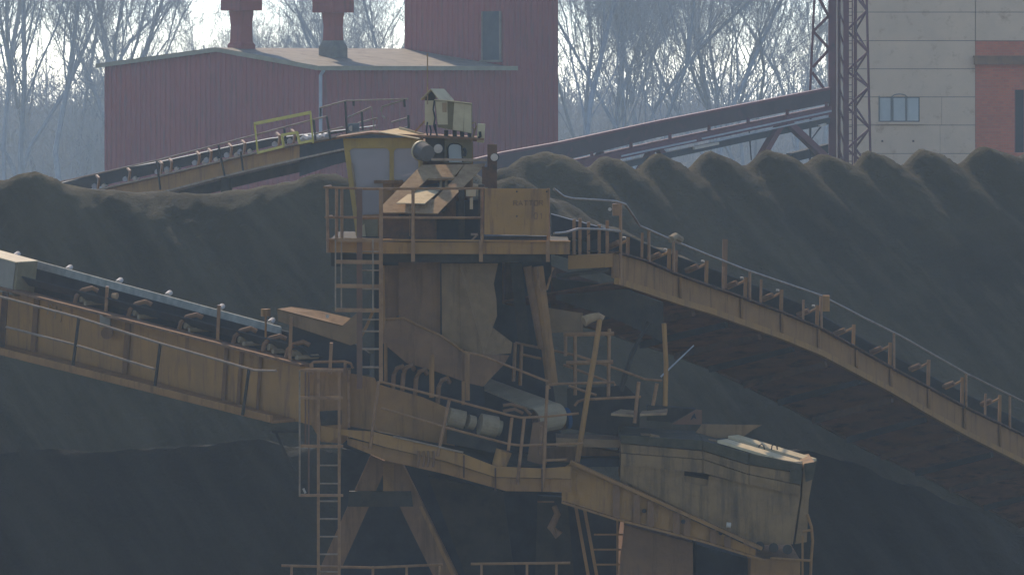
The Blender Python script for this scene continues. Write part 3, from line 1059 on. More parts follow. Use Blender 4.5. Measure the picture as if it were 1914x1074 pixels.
# belt in its trough
m = MB()
for a, b in zip(rx, rx[1:]):
    for (o0, z0, o1, z1) in ((0.35, 0.50, 0.62, 0.27), (0.62, 0.27, 1.25, 0.27), (1.25, 0.27, 1.55, 0.52)):
        m.prism([Rb(a, T_(a), o0, z0), Rb(b, T_(b), o0, z0), Rb(b, T_(b), o1, z1), Rb(a, T_(a), o1, z1)], (0, 0, -0.018))
m.build('belt', 'rubber', rb)
m = MB()
for a, b in zip(rx, rx[1:]):
    m.prism([Rb(a, T_(a), 0.35, 0.02), Rb(b, T_(b), 0.35, 0.02), Rb(b, T_(b), 1.6, 0.02), Rb(a, T_(a), 1.6, 0.02)], (0, 0, 0.02))
m.build('return_belt', 'dark', rb)
idl = [(1173, 443), (1250, 465), (1320, 487), (1393, 518), (1460, 541), (1527, 570), (1595, 606), (1663, 640), (1735, 672), (1798, 705), (1868, 738)]
for i, (px, yt) in enumerate(idl):
    f_ = MB()
    f_.beam(Rb(px, T_(px)), Rb(px + 1, yt), 0.07, 0.10)
    f_.beam(Rb(px + 1, yt + 6), Rb(px - 8, yt + 22, 0.3), 0.04, 0.045)
    fo = f_.build('idler_frame', 'dusty', rb)
    MB().cyl(Rb(px - 9, yt + 10, 0.08), Rb(px - 9, yt + 10, 0.34, -0.1), 0.055, 10).build('roller', 'brown', fo)
    if i < 6:
        MB().cyl(Rb(px - 9, yt + 1, -0.06), Rb(px - 9, yt + 1, 0.0), 0.022, 8).build('roller_glint', 'white', fo)  # white cap added as the sun glint on the roller end
for px, yt in ((1204, 435), (1268, 468), (1356, 498), (1426, 522), (1505, 560), (1845, 735)):
    MB().beam(Rb(px, T_(px), 0.05), Rb(px + 1, yt, 0.05), 0.05, 0.06).build('bracket', 'rail', rb)
MB().beam(Rb(1362, 538, 0.1), Rb(1364, 447, 0.1), 0.10, 0.12).build('mast', 'brown', rb)
hrl = [(1026, 353), (1044, 367), (1061, 371), (1100, 373), (1141, 376), (1160, 382), (1174, 402), (1187, 422), (1246, 448), (1309, 474), (1380, 502), (1498, 542), (1526, 552), (1600, 590), (1675, 627), (1798, 697), (1914, 754), (2080, 840)]
posts = [(1151, 380, 533)] + [(x, interp(hrl, x), T_(x)) for x in (1204, 1250, 1393, 1527, 1663, 1798, 1880, 1990)]
railing(rb, [[Rb(x, y, -0.10) for x, y in hrl], [Rb(1026, 436, -0.1), Rb(1050, 434, -0.1), Rb(1072, 427, -0.1), Rb(1110, 428, -0.1), Rb(1150, 432, -0.1)]],
        [(Rb(x, a, -0.10), Rb(x, b, -0.10)) for x, a, b in posts], 'railgrey', 0.024, 0.03, 'rail')
m = MB()
m.pbox(1145, 381, 1160, 403, 0.0, 0.16)
m.build('terminal_box', 'rail', rb)
m = MB()
p = Rb(1530, 566, -0.14)
m.box((p.x - 0.10, p.y - 0.06, p.z - 0.17), (p.x + 0.10, p.y + 0.14, p.z + 0.16))
m.build('terminal_box', 'ochre', rb)
m = MB()
m.tube([Rb(1243, 447, -0.12), Rb(1252, 441, -0.12), Rb(1262, 447, -0.12)], 0.07, 8)
m.build('horn', 'motor', rb)
# root of the boom under the platform
m = MB()
m.plate([(1062, 478), (1145, 474), (1145, 499), (1062, 503)], 0.1, 0.3)
m.build('root_beam', 'ochre', rb)
m = MB()
m.plate([(1040, 514), (1138, 503), (1138, 509), (1040, 520)], -0.2, 0.6)
m.plate([(1030, 520), (1150, 533), (1240, 566), (1240, 640), (1160, 600), (1040, 560)], 1.0, 0.3)
m.build('root_plate', 'darkbrown', rb)
for px, yt in ((1073, 410), (1084, 408), (1100, 415), (1120, 420), (1135, 412)):
    MB().beam(D(px, 476, 0.5), D(px, yt, 0.5), 0.06, 0.08).build('bracket', 'rail', rb)
m = MB()
m.plate([(1030, 400), (1066, 410), (1150, 432), (1150, 478), (1030, 470)], 0.9, 0.5)
m.build('tail_belt', 'rubber', rb)
m = MB()
m.cyl(D(1140, 391, -0.05), D(1140, 391, 0.0), 0.035, 10)
m.build('roller_glint', 'white', rb)  # one more painted glint at the boom root

# ------------------------------------------------------------------ left boom: rises to the left and away
TL = Vector((0.72, 0.69, 0))


def lY(px):
    return lerp(78.6, 85.5, (560 - px) / 560)


def Lb(px, py, o=0.0, dz=0.0):
    return P(px, py, lY(px)) + TL * o + Vector((0, 0, dz))


def Lq(px, py, o):
    return P(px, py, lY(px - 72 * o) + 0.69 * o)


lb = thing('boom_conveyor', 'raised ochre boom conveyor with pale belt edge, reaching to the left edge', 'conveyor', P(280, 800, 82))
lt_ = lambda x: 552 + 0.2560 * (x - 64)
lbt = lambda x: 638 + 0.2545 * x
m = MB()
cuts = [-140, 32, 70, 240, 424, 584]
for a, b in zip(cuts, cuts[1:]):
    m.prism([Lb(a, lt_(a) + 3), Lb(b, lt_(b) + 3), Lb(b, lbt(b) + 8), Lb(a, lbt(a) + 8)], TL * 0.06)
lg = m.build('girder', 'ochre', lb)
for px, wd in ((69, 0.10), (240, 0.10), (424, 0.07), (452, 0.06), (488, 0.05)):
    MB().beam(Lb(px + 3, lt_(px) + 5, -0.05), Lb(px - 4, lbt(px) + 5, -0.05), wd, wd).build('stiffener', 'brown', lg)
m = MB()
m.beam(Lb(-140, lt_(-140), 0.0), Lb(572, lt_(572), 0.0), 0.28, 0.05)
m.build('upper_flange', 'brown', lb)
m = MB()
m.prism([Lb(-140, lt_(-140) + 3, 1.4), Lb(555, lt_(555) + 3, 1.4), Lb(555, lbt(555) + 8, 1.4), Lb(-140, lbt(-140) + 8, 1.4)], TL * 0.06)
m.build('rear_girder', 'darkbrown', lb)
m = MB()
m.prism([Lb(-140, lbt(-140) + 4, -0.75), Lb(552, lbt(552) + 4, -0.55), Lb(552, lbt(552) + 4, 1.4), Lb(-140, lbt(-140) + 4, 1.4)], (0, 0, -0.05))
m.beam(Lb(-140, lbt(-140), -0.78), Lb(552, lbt(552), -0.58), 0.06, 0.12)
m.build('walkway', 'dusty', lb)
top = [(-140, 502)] + [(64, 554), (200, 590), (350, 637), (516, 684), (530, 688), (572, 689)]
railing(lb, [[Lb(x, y, -0.72) for x, y in top], [Lb(-140, 570, -0.72), Lb(30, 614, -0.72)], [Lb(66, 608, -0.72), Lb(190, 640, -0.7), Lb(340, 686, -0.68)]],
        [(Lb(x + 6, interp(top, x + 6), -0.72), Lb(x - 6, lbt(x) + 2, -0.72)) for x in (31, 196, 349, 515)], 'railgrey', 0.024, 0.03, 'darkbrown')
# belt: dark near wing, far wing pale for its skylight sheen
bz = lambda x: 490 + 0.270 * (x - 72)
m = MB()
for (o0, z0, o1, z1) in ((0.10, 0.30, 0.30, 0.12), (0.30, 0.12, 0.80, 0.12)):
    m.prism([Lb(-140, lt_(-140), o0, z0), Lb(560, lt_(560), o0, z0), Lb(560, lt_(560), o1, z1), Lb(-140, lt_(-140), o1, z1)], (0, 0, -0.02))
m.build('belt', 'rubber', lb)
m = MB()
a_, b_ = 66, 525
m.prism([Lq(a_, bz(a_) - 1, 0.93), Lq(b_, bz(b_) - 1, 0.93), Lq(b_, bz(b_) + 13, 0.90), Lq(a_, bz(a_) + 13, 0.90)], TL * 0.02)
m.tube([Lq(a_, bz(a_) - 1, 0.95), Lq(b_, bz(b_) - 1, 0.95)], 0.016, 8)
m.build('belt_edge', 'beltlip', lb)
m = MB()
m.prism([Lq(66, lt_(66) + 2, 1.05), Lq(560, lt_(560) + 2, 1.05), Lq(560, bz(560) + 4, 1.05), Lq(66, bz(66) + 6, 1.05)], TL * 0.04)
m.build('belt_gap_shade', 'dark', lb)  # dark sheet stands in for the shaded gap under the belt edge
for px in (145, 245, 340, 441, 496, 540):
    yg = lt_(px)
    f_ = MB()
    f_.tube([Lb(px - 8, yg, 0.02), Lb(px - 6, yg - 20, 0.05), Lb(px, yg - 30, 0.12), Lb(px + 8, yg - 34, 0.25), Lb(px + 12, yg - 28, 0.35)], 0.045, 7)
    f_.beam(Lb(px - 8, yg - 4, 0.05), Lb(px - 8, yg - 4, 1.3), 0.07, 0.07)
    fo = f_.build('idler_frame', 'brown', lb)
    MB().cyl(Lb(px - 2, yg - 14, 0.10), Lb(px + 3, yg - 10, 0.55), 0.065, 10).build('roller', 'motor', fo)
    MB().cyl(Lb(px + 12, yg - 6, 0.02), Lb(px + 16, yg - 6, 0.5), 0.045, 10).build('roller', 'motor', fo)
for px, yt in ((201, 535), (410, 570), (545, 592), (620, 640)):
    MB().beam(Lb(px - 2, lt_(px) + 3, -0.02), Lb(px + 1, yt, -0.02), 0.06, 0.09).build('bracket', 'rail', lb)
for px, yy in ((-40, 466), (30, 473), (128, 498), (222, 522), (314, 546), (412, 571), (506, 597)):
    m = MB()
    m.cyl(Lq(px - 2, yy + 6, 1.0), Lq(px + 4, yy + 1, 1.18), 0.055, 8)
    m.build('sunlit_roller_end', 'white', lb)  # white stands in for sun on the roller ends
# hooded drive box at the left edge
m = MB()
m.prism([Lb(-120, 447, -0.15), Lb(40, 491, -0.15), Lb(33, 551, -0.15), Lb(-120, 508, -0.15)], TL * 0.5 + Vector((0, 0, 0.01)))
hd = m.build('hood', 'hood', lb)
m = MB()
m.prism([Lb(41, 490, -0.13), Lb(44, 491, -0.13), Lb(37, 553, -0.13), Lb(33, 552, -0.13)], TL * 0.48 + Vector((0, 0, 0.01)))
m.build('hood_end', 'creamdk', hd)  # darker colour stands in for shade on the end face
m = MB()
m.prism([Lb(-120, 444, -0.18), Lb(43, 489, -0.18), Lb(43, 491, -0.18), Lb(-120, 446, -0.18)], TL * 0.56 + Vector((0, 0, 0.01)))
m.build('hood_lid', 'cream', hd)  # paler colour stands in for sun along the top edge
m = MB()
m.beam(Lb(33, 545, -0.3), Lb(24, 660, -0.3), 0.12, 0.12)
m.build('bracket', 'rust', lb)
# fittings on the near face
m = MB()
p = Lb(215, 600, -0.25)
m.box((p.x - 0.10, p.y, p.z - 0.10), (p.x + 0.10, p.y + 0.2, p.z + 0.13))
bx_ = m.build('limit_switch', 'hood', lb)
MB().cyl(p + Vector((0.04, -0.03, -0.22)), p + Vector((0.04, 0.14, -0.22)), 0.115, 16).build('disc', 'brown', bx_)
m = MB()
p = Lb(489, 584, 0.1)
m.cyl(p + Vector((0, 0, -0.07)), p + Vector((0, 0, 0.065)), 0.09, 14)
m.cyl(p + Vector((0, 0, -0.6)), p + Vector((0, 0, -0.07)), 0.02, 8)
m.build('beacon', 'ochre', lb)
p = Lb(210, 552, 0.0)
m = MB()
m.cyl(p, p + Vector((0.10, -0.04, -0.01)), 0.05, 10, 0.065)
m.build('lamp', 'tan', lb)
# chalked letters P M on the girder
def strokes(parent, segs, fn, name, mt, r=0.009):
    mm = MB()
    for pl in segs:
        mm.tube([fn(x, y) for x, y in pl], r, 5)
    return mm.build(name, mt, parent)


strokes(lg, [[(90, 587), (92, 567), (97, 568), (99, 573), (95, 578), (91, 577)], [(103, 595), (106, 572), (111, 586), (115, 576), (117, 590), (114, 602)]],
        lambda x, y: Lb(x, y, -0.012), 'chalk_marks', 'railgrey')
m = MB()
m.prism([Lb(264, 662, -0.004), Lb(272, 650, -0.004), Lb(286, 648, -0.004), Lb(288, 672, -0.004), Lb(280, 688, -0.004), Lb(263, 682, -0.004)], TL * 0.003)
m.build('paint_patch', 'cabyellow', lg)
# loading skirt where the boom passes under the chute
m = MB()
m.prism([D(518, 577, -1.2), D(640, 608, -1.2), D(668, 597, -0.7), D(600, 581, -0.7), D(545, 573, -0.7)], (0, 0, -0.02))
m.prism([D(518, 577, -1.2), D(640, 608, -1.2), D(672, 580, -1.2), D(672, 640, -1.2), D(655, 645, -1.2), D(520, 600, -1.2)], (0, 0.02, 0))
sk = m.build('loading_skirt', 'greyplate', lb)
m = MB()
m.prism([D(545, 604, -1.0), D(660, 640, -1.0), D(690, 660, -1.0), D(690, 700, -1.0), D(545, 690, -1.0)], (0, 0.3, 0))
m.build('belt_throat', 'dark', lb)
MB().cyl(D(612, 591, -1.25), D(612, 591, -1.18), 0.035, 10).build('bolt_head', 'white', sk)

# ------------------------------------------------------------------ the stacker itself
st = thing('stacker', 'ochre stockyard stacker frame with railed platform, chutes, drive walkway and splayed legs', 'stacker', D(860, 1390, 0))
# platform
m = MB()
m.plate([(612, 449), (666, 449), (666, 472), (612, 472)], -2.0, 0.06)
m.plate([(666, 452), (1065, 453), (1065, 475), (666, 474)], -2.0, 0.06)
m.plate([(612, 446), (1066, 450), (1066, 453), (612, 449)], -2.06, 0.16)
m.build('deck_beam', 'ochre', st)
m = MB()
m.pbox(612, 452, 1064, 457, -1.93, 3.1)
m.pbox(618, 475, 1030, 490, -1.7, -1.5)
m.pbox(618, 472, 640, 498, -1.9, 2.3)
m.build('platform_deck', 'darkbrown', st)
for x in (772, 899, 1024):
    MB().beam(D(x, 449, -2.1), D(x, 489, -2.1), 0.07, 0.05).build('post_shoe', 'rail', st)
railing(st, [[D(606, 350, -2.1), D(690, 353, -2.1), D(906, 352, -2.1)], [D(609, 406, -2.1), D(899, 407, -2.1)], [D(609, 448, -2.1), D(668, 447, -2.1)],
             [D(606, 350, -2.1), D(612, 349, -1.0), D(618, 348, 0.2)], [D(609, 406, -2.1), D(620, 404, 0.2)]],
        [(D(611, 350, -2.1), D(613, 472, -2.1)), (D(629, 351, -1.4), D(629, 472, -1.4)), (D(639, 351, -0.6), D(639, 455, -0.6)), (D(772, 352, -2.1), D(772, 452, -2.1)),
         (D(901, 352, -2.1), D(901, 452, -2.1)), (D(1025, 352, -2.05), D(1025, 452, -2.05))], 'rail', 0.026, 0.03)
# panels below the cabin
m = MB()
m.plate([(715, 398), (765, 398), (765, 452), (715, 452)], -1.4, 0.04)
m.plate([(767, 398), (816, 398), (816, 452), (767, 452)], -1.42, 0.04)
m.plate([(714, 396), (826, 397), (826, 401), (714, 400)], -1.5, 0.1)
m.plate([(790, 360), (852, 352), (852, 408), (820, 408)], -1.2, 0.05)
m.build('machinery_panel', 'rust', st)
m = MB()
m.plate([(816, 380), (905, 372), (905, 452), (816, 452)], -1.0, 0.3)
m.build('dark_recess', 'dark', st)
m = MB()
m.pbox(857, 355, 868, 452, -1.3, -1.1)
m.pbox(894, 345, 905, 452, -1.3, -1.1)
m.build('machinery_post', 'darkbrown', st)
m = MB()
m.tube([D(880, 438, -1.6), D(893, 438, -1.6)], 0.025, 6)
m.tube([D(893, 438, -1.6), D(878, 452, -1.6)], 0.02, 6)
m.build('lever', 'railgrey', st)
m = MB()
m.pbox(871, 354, 889, 367, -1.5, -1.38)
m.build('switch_plate', 'cream', st)
m = MB()
m.pbox(878, 370, 884, 391, -1.5, -1.42)
m.build('tag_plate', 'cream', st)
# sloping inspection frame over the chute
pd = lambda y: lerp(-0.3, -2.05, (y - 306) / 91.0)


def pl3(m, pts, t=0.02):
    q = [D(x, y, pd(y)) for x, y in pts]
    return m.prism(q, (0, 0.6 * t, -0.8 * t))


m = MB()
pl3(m, [(716, 397), (716, 382), (788, 308), (803, 330), (765, 366), (752, 397)])
pl3(m, [(788, 308), (868, 307), (848, 330), (803, 330)])
pl3(m, [(752, 397), (765, 368), (812, 372), (800, 398)])
pl3(m, [(868.6, 307), (908, 306), (818, 398.5), (800.6, 398), (812.5, 371.5), (853, 330)])
pl3(m, [(803, 330.2), (853, 330.2), (850, 333), (800, 333)], 0.05)
cf = m.build('chute_frame', 'tan', st)
m = MB()
m.prism([D(741, 379, -2.0), D(794, 380, -2.0), D(823, 355, -1.1), D(773, 355, -1.1)], (0, 0.0, -0.015))
m.build('hatch_flap', 'brightsheet', cf)
m = MB()
pl3(m, [(752, 345), (855, 322), (830, 385), (745, 392)], 0.01)
for v in range(len(m.v)):
    x, y, z = m.v[v]
    m.v[v] = (x, y + 0.45, z - 0.12)
m.build('chute_mouth', 'dark', st)  # dark sheet stands in for the unlit inside of the chute
for x in (824, 834):
    MB().beam(D(x, 332, -0.6), D(x, 356, -0.7), 0.05, 0.05).build('chute_bar', 'motor', st)
# rail over the frame and the round-head post
m = MB()
m.beam(D(806, 298, -0.45), D(910, 299, -0.45), 0.05, 0.045)
m.build('guard_rail', 'railgrey', st)
m = MB()
m.pbox(911, 270, 929, 352, -0.5, -0.3)
m.pbox(901, 312, 911, 350, -0.48, -0.3)
m.build('lamp_post', 'rust', st)
# columns and chutes below the platform
m = MB()
m.plate([(715, 496), (745, 496), (745, 588), (728, 604), (715, 604)], -0.6, 0.05)
m.plate([(745, 490), (823, 490), (823, 627), (787, 611), (754, 594), (745, 592)], -0.8, 0.05)
m.plate([(768, 486), (815, 486), (815, 503), (768, 503)], -0.9, 0.05)
m.build('shell_plate', 'brown', st)
m = MB()
m.plate([(825, 492), (858, 492), (862, 650), (826, 629)], -0.95, 0.03)
m.plate([(858, 492), (931, 492), (923, 530), (928, 560), (929, 590), (921, 612), (958, 640, -0.25), (955, 660, -0.3), (905, 664, -0.2), (862, 652)], -0.98, 0.03)
m.build('chute_plate', 'greyplate', st)
m = MB()
m.plate([(715, 597), (754, 594), (787, 610), (826, 628), (868, 658), (868, 713), (815, 694), (760, 678), (715, 640)], -1.25, 0.05)
hdp = m.build('curved_hood', 'brown', st)
MB().tube([D(715, 597, -1.27), D(754, 594, -1.27), D(787, 610, -1.27), D(826, 628, -1.27), D(868, 658, -1.27)], 0.025, 6).build('hood_rim', 'dusty', hdp)
m = MB()
m.plate([(868, 659), (952, 664), (943, 680), (918, 706), (903, 722), (868, 714)], -1.3, 0.04)
m.build('hopper_plate', 'brown', st)
m = MB()
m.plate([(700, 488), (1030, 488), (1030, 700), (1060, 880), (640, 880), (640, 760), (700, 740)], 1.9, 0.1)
m.build('rear_shade_plate', 'dark', st)  # added dark plate, fills the gap with shade and blocks sun from behind
m = MB()
m.beam(D(964, 492, 0.8), D(980, 640, 0.8), 0.22, 0.22)
m.build('rear_column', 'darkbrown', st)
for a, b, r_, mt in (((986, 498), (1014, 650), 0.085, 'brown'), ((1004, 498), (1032, 720), 0.115, 'dusty')):
    MB().tube([D(a[0], a[1], -0.4), D(b[0], b[1], -0.4)], r_, 12).build('strut', mt, st)
m = MB()
m.tube([D(1006, 500, -0.7), D(1006, 533, -0.7), D(1012, 542, -0.7), D(1022, 540, -0.7), D(1028, 520, -0.7), D(1034, 500, -0.6)], 0.025, 8)
m.build('hose', 'rail', st)
m = MB()
m.plate([(1023, 575), (1090, 585), (1090, 620), (1030, 622)], 0.6, 0.05)
m.build('deflector_plate', 'greyplate', st)
# pipe shafts right beside the ladder
MB().tube([D(716, 496, -1.6), D(717, 600, -1.6), D(711, 640, -1.6)], 0.03, 8).build('conduit', 'dusty', st)
# idler brackets and posts on the transfer conveyor
for x, y in ((744, 684), (762, 682), (786, 690), (828, 706)):
    MB().tube([D(x - 10, y + 48, -1.3), D(x - 8, y + 18, -1.3), D(x - 2, y + 4, -1.3), D(x + 8, y, -1.3), D(x + 12, y + 8, -1.2)], 0.045, 7).build('idler_bracket', 'brown', st)
for x, y0, y1, ww in ((807, 662, 742, 0.09), (721, 640, 712, 0.06), (874, 660, 748, 0.08), (866, 712, 756, 0.06)):
    MB().beam(D(x, y0, -1.75), D(x, y1, -1.75), ww, ww).build('upright', 'dusty', st)
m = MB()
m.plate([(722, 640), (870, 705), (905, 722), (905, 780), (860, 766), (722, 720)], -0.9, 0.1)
m.build('transfer_void', 'dark', st)  # dark plate stands in for the shaded gaps between the brackets
# girder face, deck and edge beam of the drive walkway
m = MB()
m.plate([(653, 697), (700, 706), (706, 718), (790, 742), (850, 768), (850, 835), (697, 803), (653, 800)], -1.6, 0.06)
m.build('girder_face', 'dusty', st)
m = MB()
m.prism([D(650, 803, -2.45), D(784, 830, -2.45), D(867, 850, -2.45), D(926, 873, -2.45), D(1068, 876, -2.45), D(1068, 862, -0.6), D(926, 858, -0.6), D(784, 812, -0.6), D(650, 786, -0.6)], (0, 0, -0.04))
m.build('walkway_deck', 'darkbrown', st)
m = MB()
m.plate([(600, 796), (650, 803), (697, 806), (784, 828), (867, 848), (926, 871), (926, 891), (835, 862), (721, 835), (640, 812), (612, 826), (600, 818)], -2.5, 0.05)
m.plate([(926, 871), (1013, 875), (1068, 871), (1068, 894), (926, 891)], -2.5, 0.05)
m.build('edge_beam', 'ochre', st)
m = MB()
m.plate([(650, 818), (721, 836), (835, 863), (926, 892), (1068, 895), (1068, 919), (946, 917), (835, 886), (721, 860), (650, 831)], -2.44, 0.05)
m.build('edge_skirt', 'dusty', st)
for x, yy in ((926, 874), (867, 850), (1013, 876)):
    MB().beam(D(x, yy, -2.53), D(x, yy + 42, -2.53), 0.03, 0.03).build('beam_rib', 'rust', st)
m = MB()
m.tube([D(735, 815, -2.55), D(866, 845, -2.55)], 0.018, 6)
m.build('edge_rail', 'railgrey', st)
for x in (782, 792, 800, 810):
    MB().tube([D(x, 842, -2.6), D(x + 1, 860, -2.62), D(x - 1, 872, -2.6)], 0.022, 6).build('hanging_chain', 'brown', st)
# transfer belt and head pulley
m = MB()
m.prism([D(860, 708, 1.2), D(905, 703, 1.2), D(1040, 752, -1.2), D(990, 762, -1.2)], (0, 0, -0.03))
arc = []
for k in range(9):
    t = k / 8 * math.pi * 0.85
    arc.append((math.sin(t) * 0.24, math.cos(t) * 0.24 - 0.24))
for (a, b) in zip(arc, arc[1:]):
    p0, p1 = D(990, 762, -1.2), D(1040, 752, -1.2)
    o0, o1 = Vector((a[0] * 0.8, -a[0] * 0.6, a[1])), Vector((b[0] * 0.8, -b[0] * 0.6, b[1]))
    m.prism([p0 + o0, p1 + o0, p1 + o1, p0 + o1], (0, 0.02, -0.02))
m.build('transfer_belt', 'beltdust', st)
m = MB()
m.cyl(D(1000, 789, -1.15), D(1052, 782, -1.0), 0.21, 22)
pu = m.build('head_pulley', 'rust', st)
MB().cyl(D(1055, 782, -0.99), D(1062, 781, -0.96), 0.2, 22).build('pulley_end', 'blue', pu)
m = MB()
m.tube([D(940, 757, -1.5), D(955, 755, -1.5), D(980, 762, -1.5), D(992, 775, -1.5)], 0.03, 7)
m.tube([D(940, 768, -1.5), D(962, 764, -1.5), D(978, 772, -1.5)], 0.03, 7)
m.plate([(996, 790), (1022, 786), (1022, 868), (984, 868)], -1.4, 0.1)
m.build('pulley_bearing', 'brown', st)
m = MB()
m.plate([(1022, 835), (1085, 832), (1160, 846), (1160, 872), (1022, 860)], -1.0, 0.4)
m.build('tail_beam', 'brown', st)
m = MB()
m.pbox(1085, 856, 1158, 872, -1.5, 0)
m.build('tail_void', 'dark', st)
m = MB()
m.plate([(1040, 818), (1160, 822), (1160, 836), (1040, 834)], -1.6, 1.0)
m.build('tail_step', 'greyplate', st)
# rails round the drive walkway
railing(st, [[D(708, 712, -2.5), D(850, 748, -2.5), D(950, 775, -2.5), D(974, 780, -2.5), D(1020, 778, -2.5), D(1082, 772, -2.5)],
             [D(712, 762, -2.5), D(840, 800, -2.5), D(950, 829, -2.5), D(975, 832, -2.5), D(1090, 828, -2.5)],
             [D(868, 657, -1.7), D(900, 664, -1.7), D(1025, 713, -1.7)], [D(1018, 860, -2.5), D(1060, 858, -2.5)]],
        [(D(840, 746, -2.5), D(818, 852, -2.5)), (D(708, 712, -2.5), D(692, 838, -2.5)), (D(957, 780, -2.5), D(950, 842, -2.5)), (D(980, 781, -2.5), D(967, 905, -2.5)),
         (D(1023, 720, -2.5), D(1015, 910, -2.5)), (D(1012, 795, -1.9), D(1008, 850, -1.9))], 'rail', 0.024, 0.03)
railing(st, [[D(963, 640, 0.3), D(1079, 664, 0.3), D(1160, 691, 0.3), D(1205, 708, 0.3), D(1238, 711, 0.3)], [D(971, 661, 0.3), D(1012, 670, 0.3)],
             [D(1053, 681, 0.3), D(1138, 713, 0.3)], [D(1028, 726, -1.2), D(1025, 720, -1.2), D(1034, 717, -1.2), D(1148, 714, -1.2), D(1150, 720, -1.2)],
             [D(1074, 758, -1.4), D(1080, 750, -1.4), D(1092, 746, -1.4), D(1198, 741, -1.4)],
             [D(1063, 720, -0.6), D(1090, 730, -0.6), D(1115, 738, -0.6)]],
        [(D(963, 640, 0.3), D(960, 712, 0.3)), (D(975, 643, 0.3), D(972, 720, 0.3)), (D(1194, 713, -1.4), D(1186, 790, -1.4)), (D(1228, 716, -0.4), D(1218, 770, -0.4))], 'rail', 0.026, 0.035)
railing(st, [[D(1053, 625, 0.2), D(1148, 623, 0.2)], [D(1058, 678, 0.2), D(1146, 676, 0.2)]],
        [(D(1057, 625, 0.2), D(1057, 665, 0.2)), (D(1075, 626, 0.2), D(1075, 738, 0.2)), (D(1139, 614, 0.2), D(1137, 740, 0.2))], 'rail', 0.045, 0.035)
MB().tube([D(1241, 604, -0.3), D(1245, 680, -0.3), D(1243, 770, -0.3)], 0.045, 8).build('upright', 'ochre', st)
MB().tube([D(1212, 600, 0.4), D(1180, 665, 0.4), D(1160, 730, 0.4)], 0.05, 8).build('brace', 'darkbrown', st)
MB().tube([D(1297, 645, -0.3), D(1235, 704, -0.3)], 0.012, 6, 0.02).build('whip_rod', 'pipegrey', st)
m = MB()
m.plate([(1060, 725), (1170, 720), (1195, 745), (1195, 800), (1150, 815), (1060, 800)], 0.6, 0.2)
m.build('winch_body', 'darkbrown', st)
# counterweight arm
m = MB()
m.plate([(1066, 866), (1412, 1026), (1412, 1040), (1320, 1011), (1149, 967), (1050, 936), (1050, 875)], -2.2, 0.05)
arm = m.build('counterweight_arm', 'ochre', st)
m = MB()
m.beam(D(1066, 862, -2.25), D(1424, 1024, -2.25), 0.22, 0.06)
m.beam(D(1050, 937, -2.25), D(1149, 968, -2.25), 0.22, 0.04)
m.beam(D(1149, 968, -2.25), D(1320, 1012, -2.25), 0.22, 0.04)
m.beam(D(1320, 1012, -2.25), D(1430, 1046, -2.25), 0.22, 0.04)
m.build('arm_flange', 'dusty', arm)
for x in (1152, 1190, 1216, 1264, 1284, 1333, 1360):
    yt, yb = 866 + (x - 1066) * 0.4624, interp([(1050, 936), (1149, 967), (1320, 1011), (1412, 1040)], x)
    MB().beam(D(x, yt, -2.27), D(x, yb, -2.27), 0.12, 0.03, up=(0, 1, 0)).build('arm_stiffener', 'brown', arm)
for x, y in ((1204, 954), (1277, 974), (1347, 995)):
    MB().cyl(D(x, y, -2.31), D(x, y, -2.25), 0.04, 12).build('bolt_hole', 'dark', arm)
MB().cyl(D(1358, 980, -2.4), D(1366, 981, -2.4), 0.05, 10).build('lamp', 'white', arm)
# the portal below
m = MB()
m.plate([(652, 918), (768, 918), (772, 946), (650, 946)], -1.0, 0.2)
m.build('cross_beam', 'darkbrown', st)
for a, b, w_, dd in (((710, 855), (552, 1210), 0.36, -0.7), ((726, 855), (895, 1200), 0.40, -0.7), ((710, 855), (552, 1210), 0.36, 3.0), ((726, 855), (895, 1200), 0.40, 3.0)):
    m = MB()
    m.beam(D(*a, dd), D(*b, dd), w_, w_)
    q = D(*b, dd)
    m.beam(q, (q.x, q.y, 0.25), w_ * 1.2, w_ * 1.2)
    m.box((q.x - 0.45, q.y - 0.25, 0), (q.x + 0.45, q.y + 0.25, 0.35))
    m.build('portal_leg', 'brown' if dd < 0 else 'darkbrown', st)
MB().beam(D(786, 945, -0.9), D(850, 1080, -0.9), 0.05, 0.06).build('leg_pipe', 'dusty', st)
m = MB()
m.plate([(716, 866), (736, 866), (736, 926), (716, 926)], -0.9, 0.1)
m.build('hanger_plate', 'dusty', st)
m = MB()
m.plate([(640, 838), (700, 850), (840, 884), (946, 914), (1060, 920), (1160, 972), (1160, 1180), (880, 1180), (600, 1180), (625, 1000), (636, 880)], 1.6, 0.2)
m.build('portal_shade_plate', 'dark', st)  # added dark plate standing in for the shade between the legs
m = MB()
m.plate([(800, 890), (940, 918), (965, 1100), (880, 1100)], 0.4, 0.2)
m.plate([(1005, 925), (1060, 930), (1075, 1100), (1000, 1100)], 0.7, 0.2)
m.build('sloping_plate', 'darkbrown', st)
m = MB()
m.tube([D(1036, 945, -1.5), D(1042, 960, -1.5), D(1030, 985, -1.5), D(1045, 1000, -1.5)], 0.05, 8, 0.09)
m.beam(D(1005, 937, -1.5), D(1036, 937, -1.5), 0.04, 0.03)
m.build('hook_block', 'brown', st)
for a, b in (((1076, 945), (1106, 1110)), ((1092, 948), (1122, 1110))):
    MB().beam(D(*a, -1.2), D(*b, -1.2), 0.06, 0.06).build('stay', 'dusty', st)
m = MB()
for x in (1154, 1168):
    m.beam(D(x, 968, -1.3), D(x, 1110, -1.3), 0.04, 0.04)
for y in range(998, 1110, 28):
    m.beam(D(1110, y, -1.3), D(1168, y, -1.3), 0.03, 0.03)
m.build('rung_ladder', 'dusty', st)
m = MB()
m.plate([(1168, 980), (1240, 1000), (1295, 1014), (1298, 1400), (1150, 1400), (1160, 1040)], -1.5, 2.4)
m.build('pier_plate', 'brown', st)
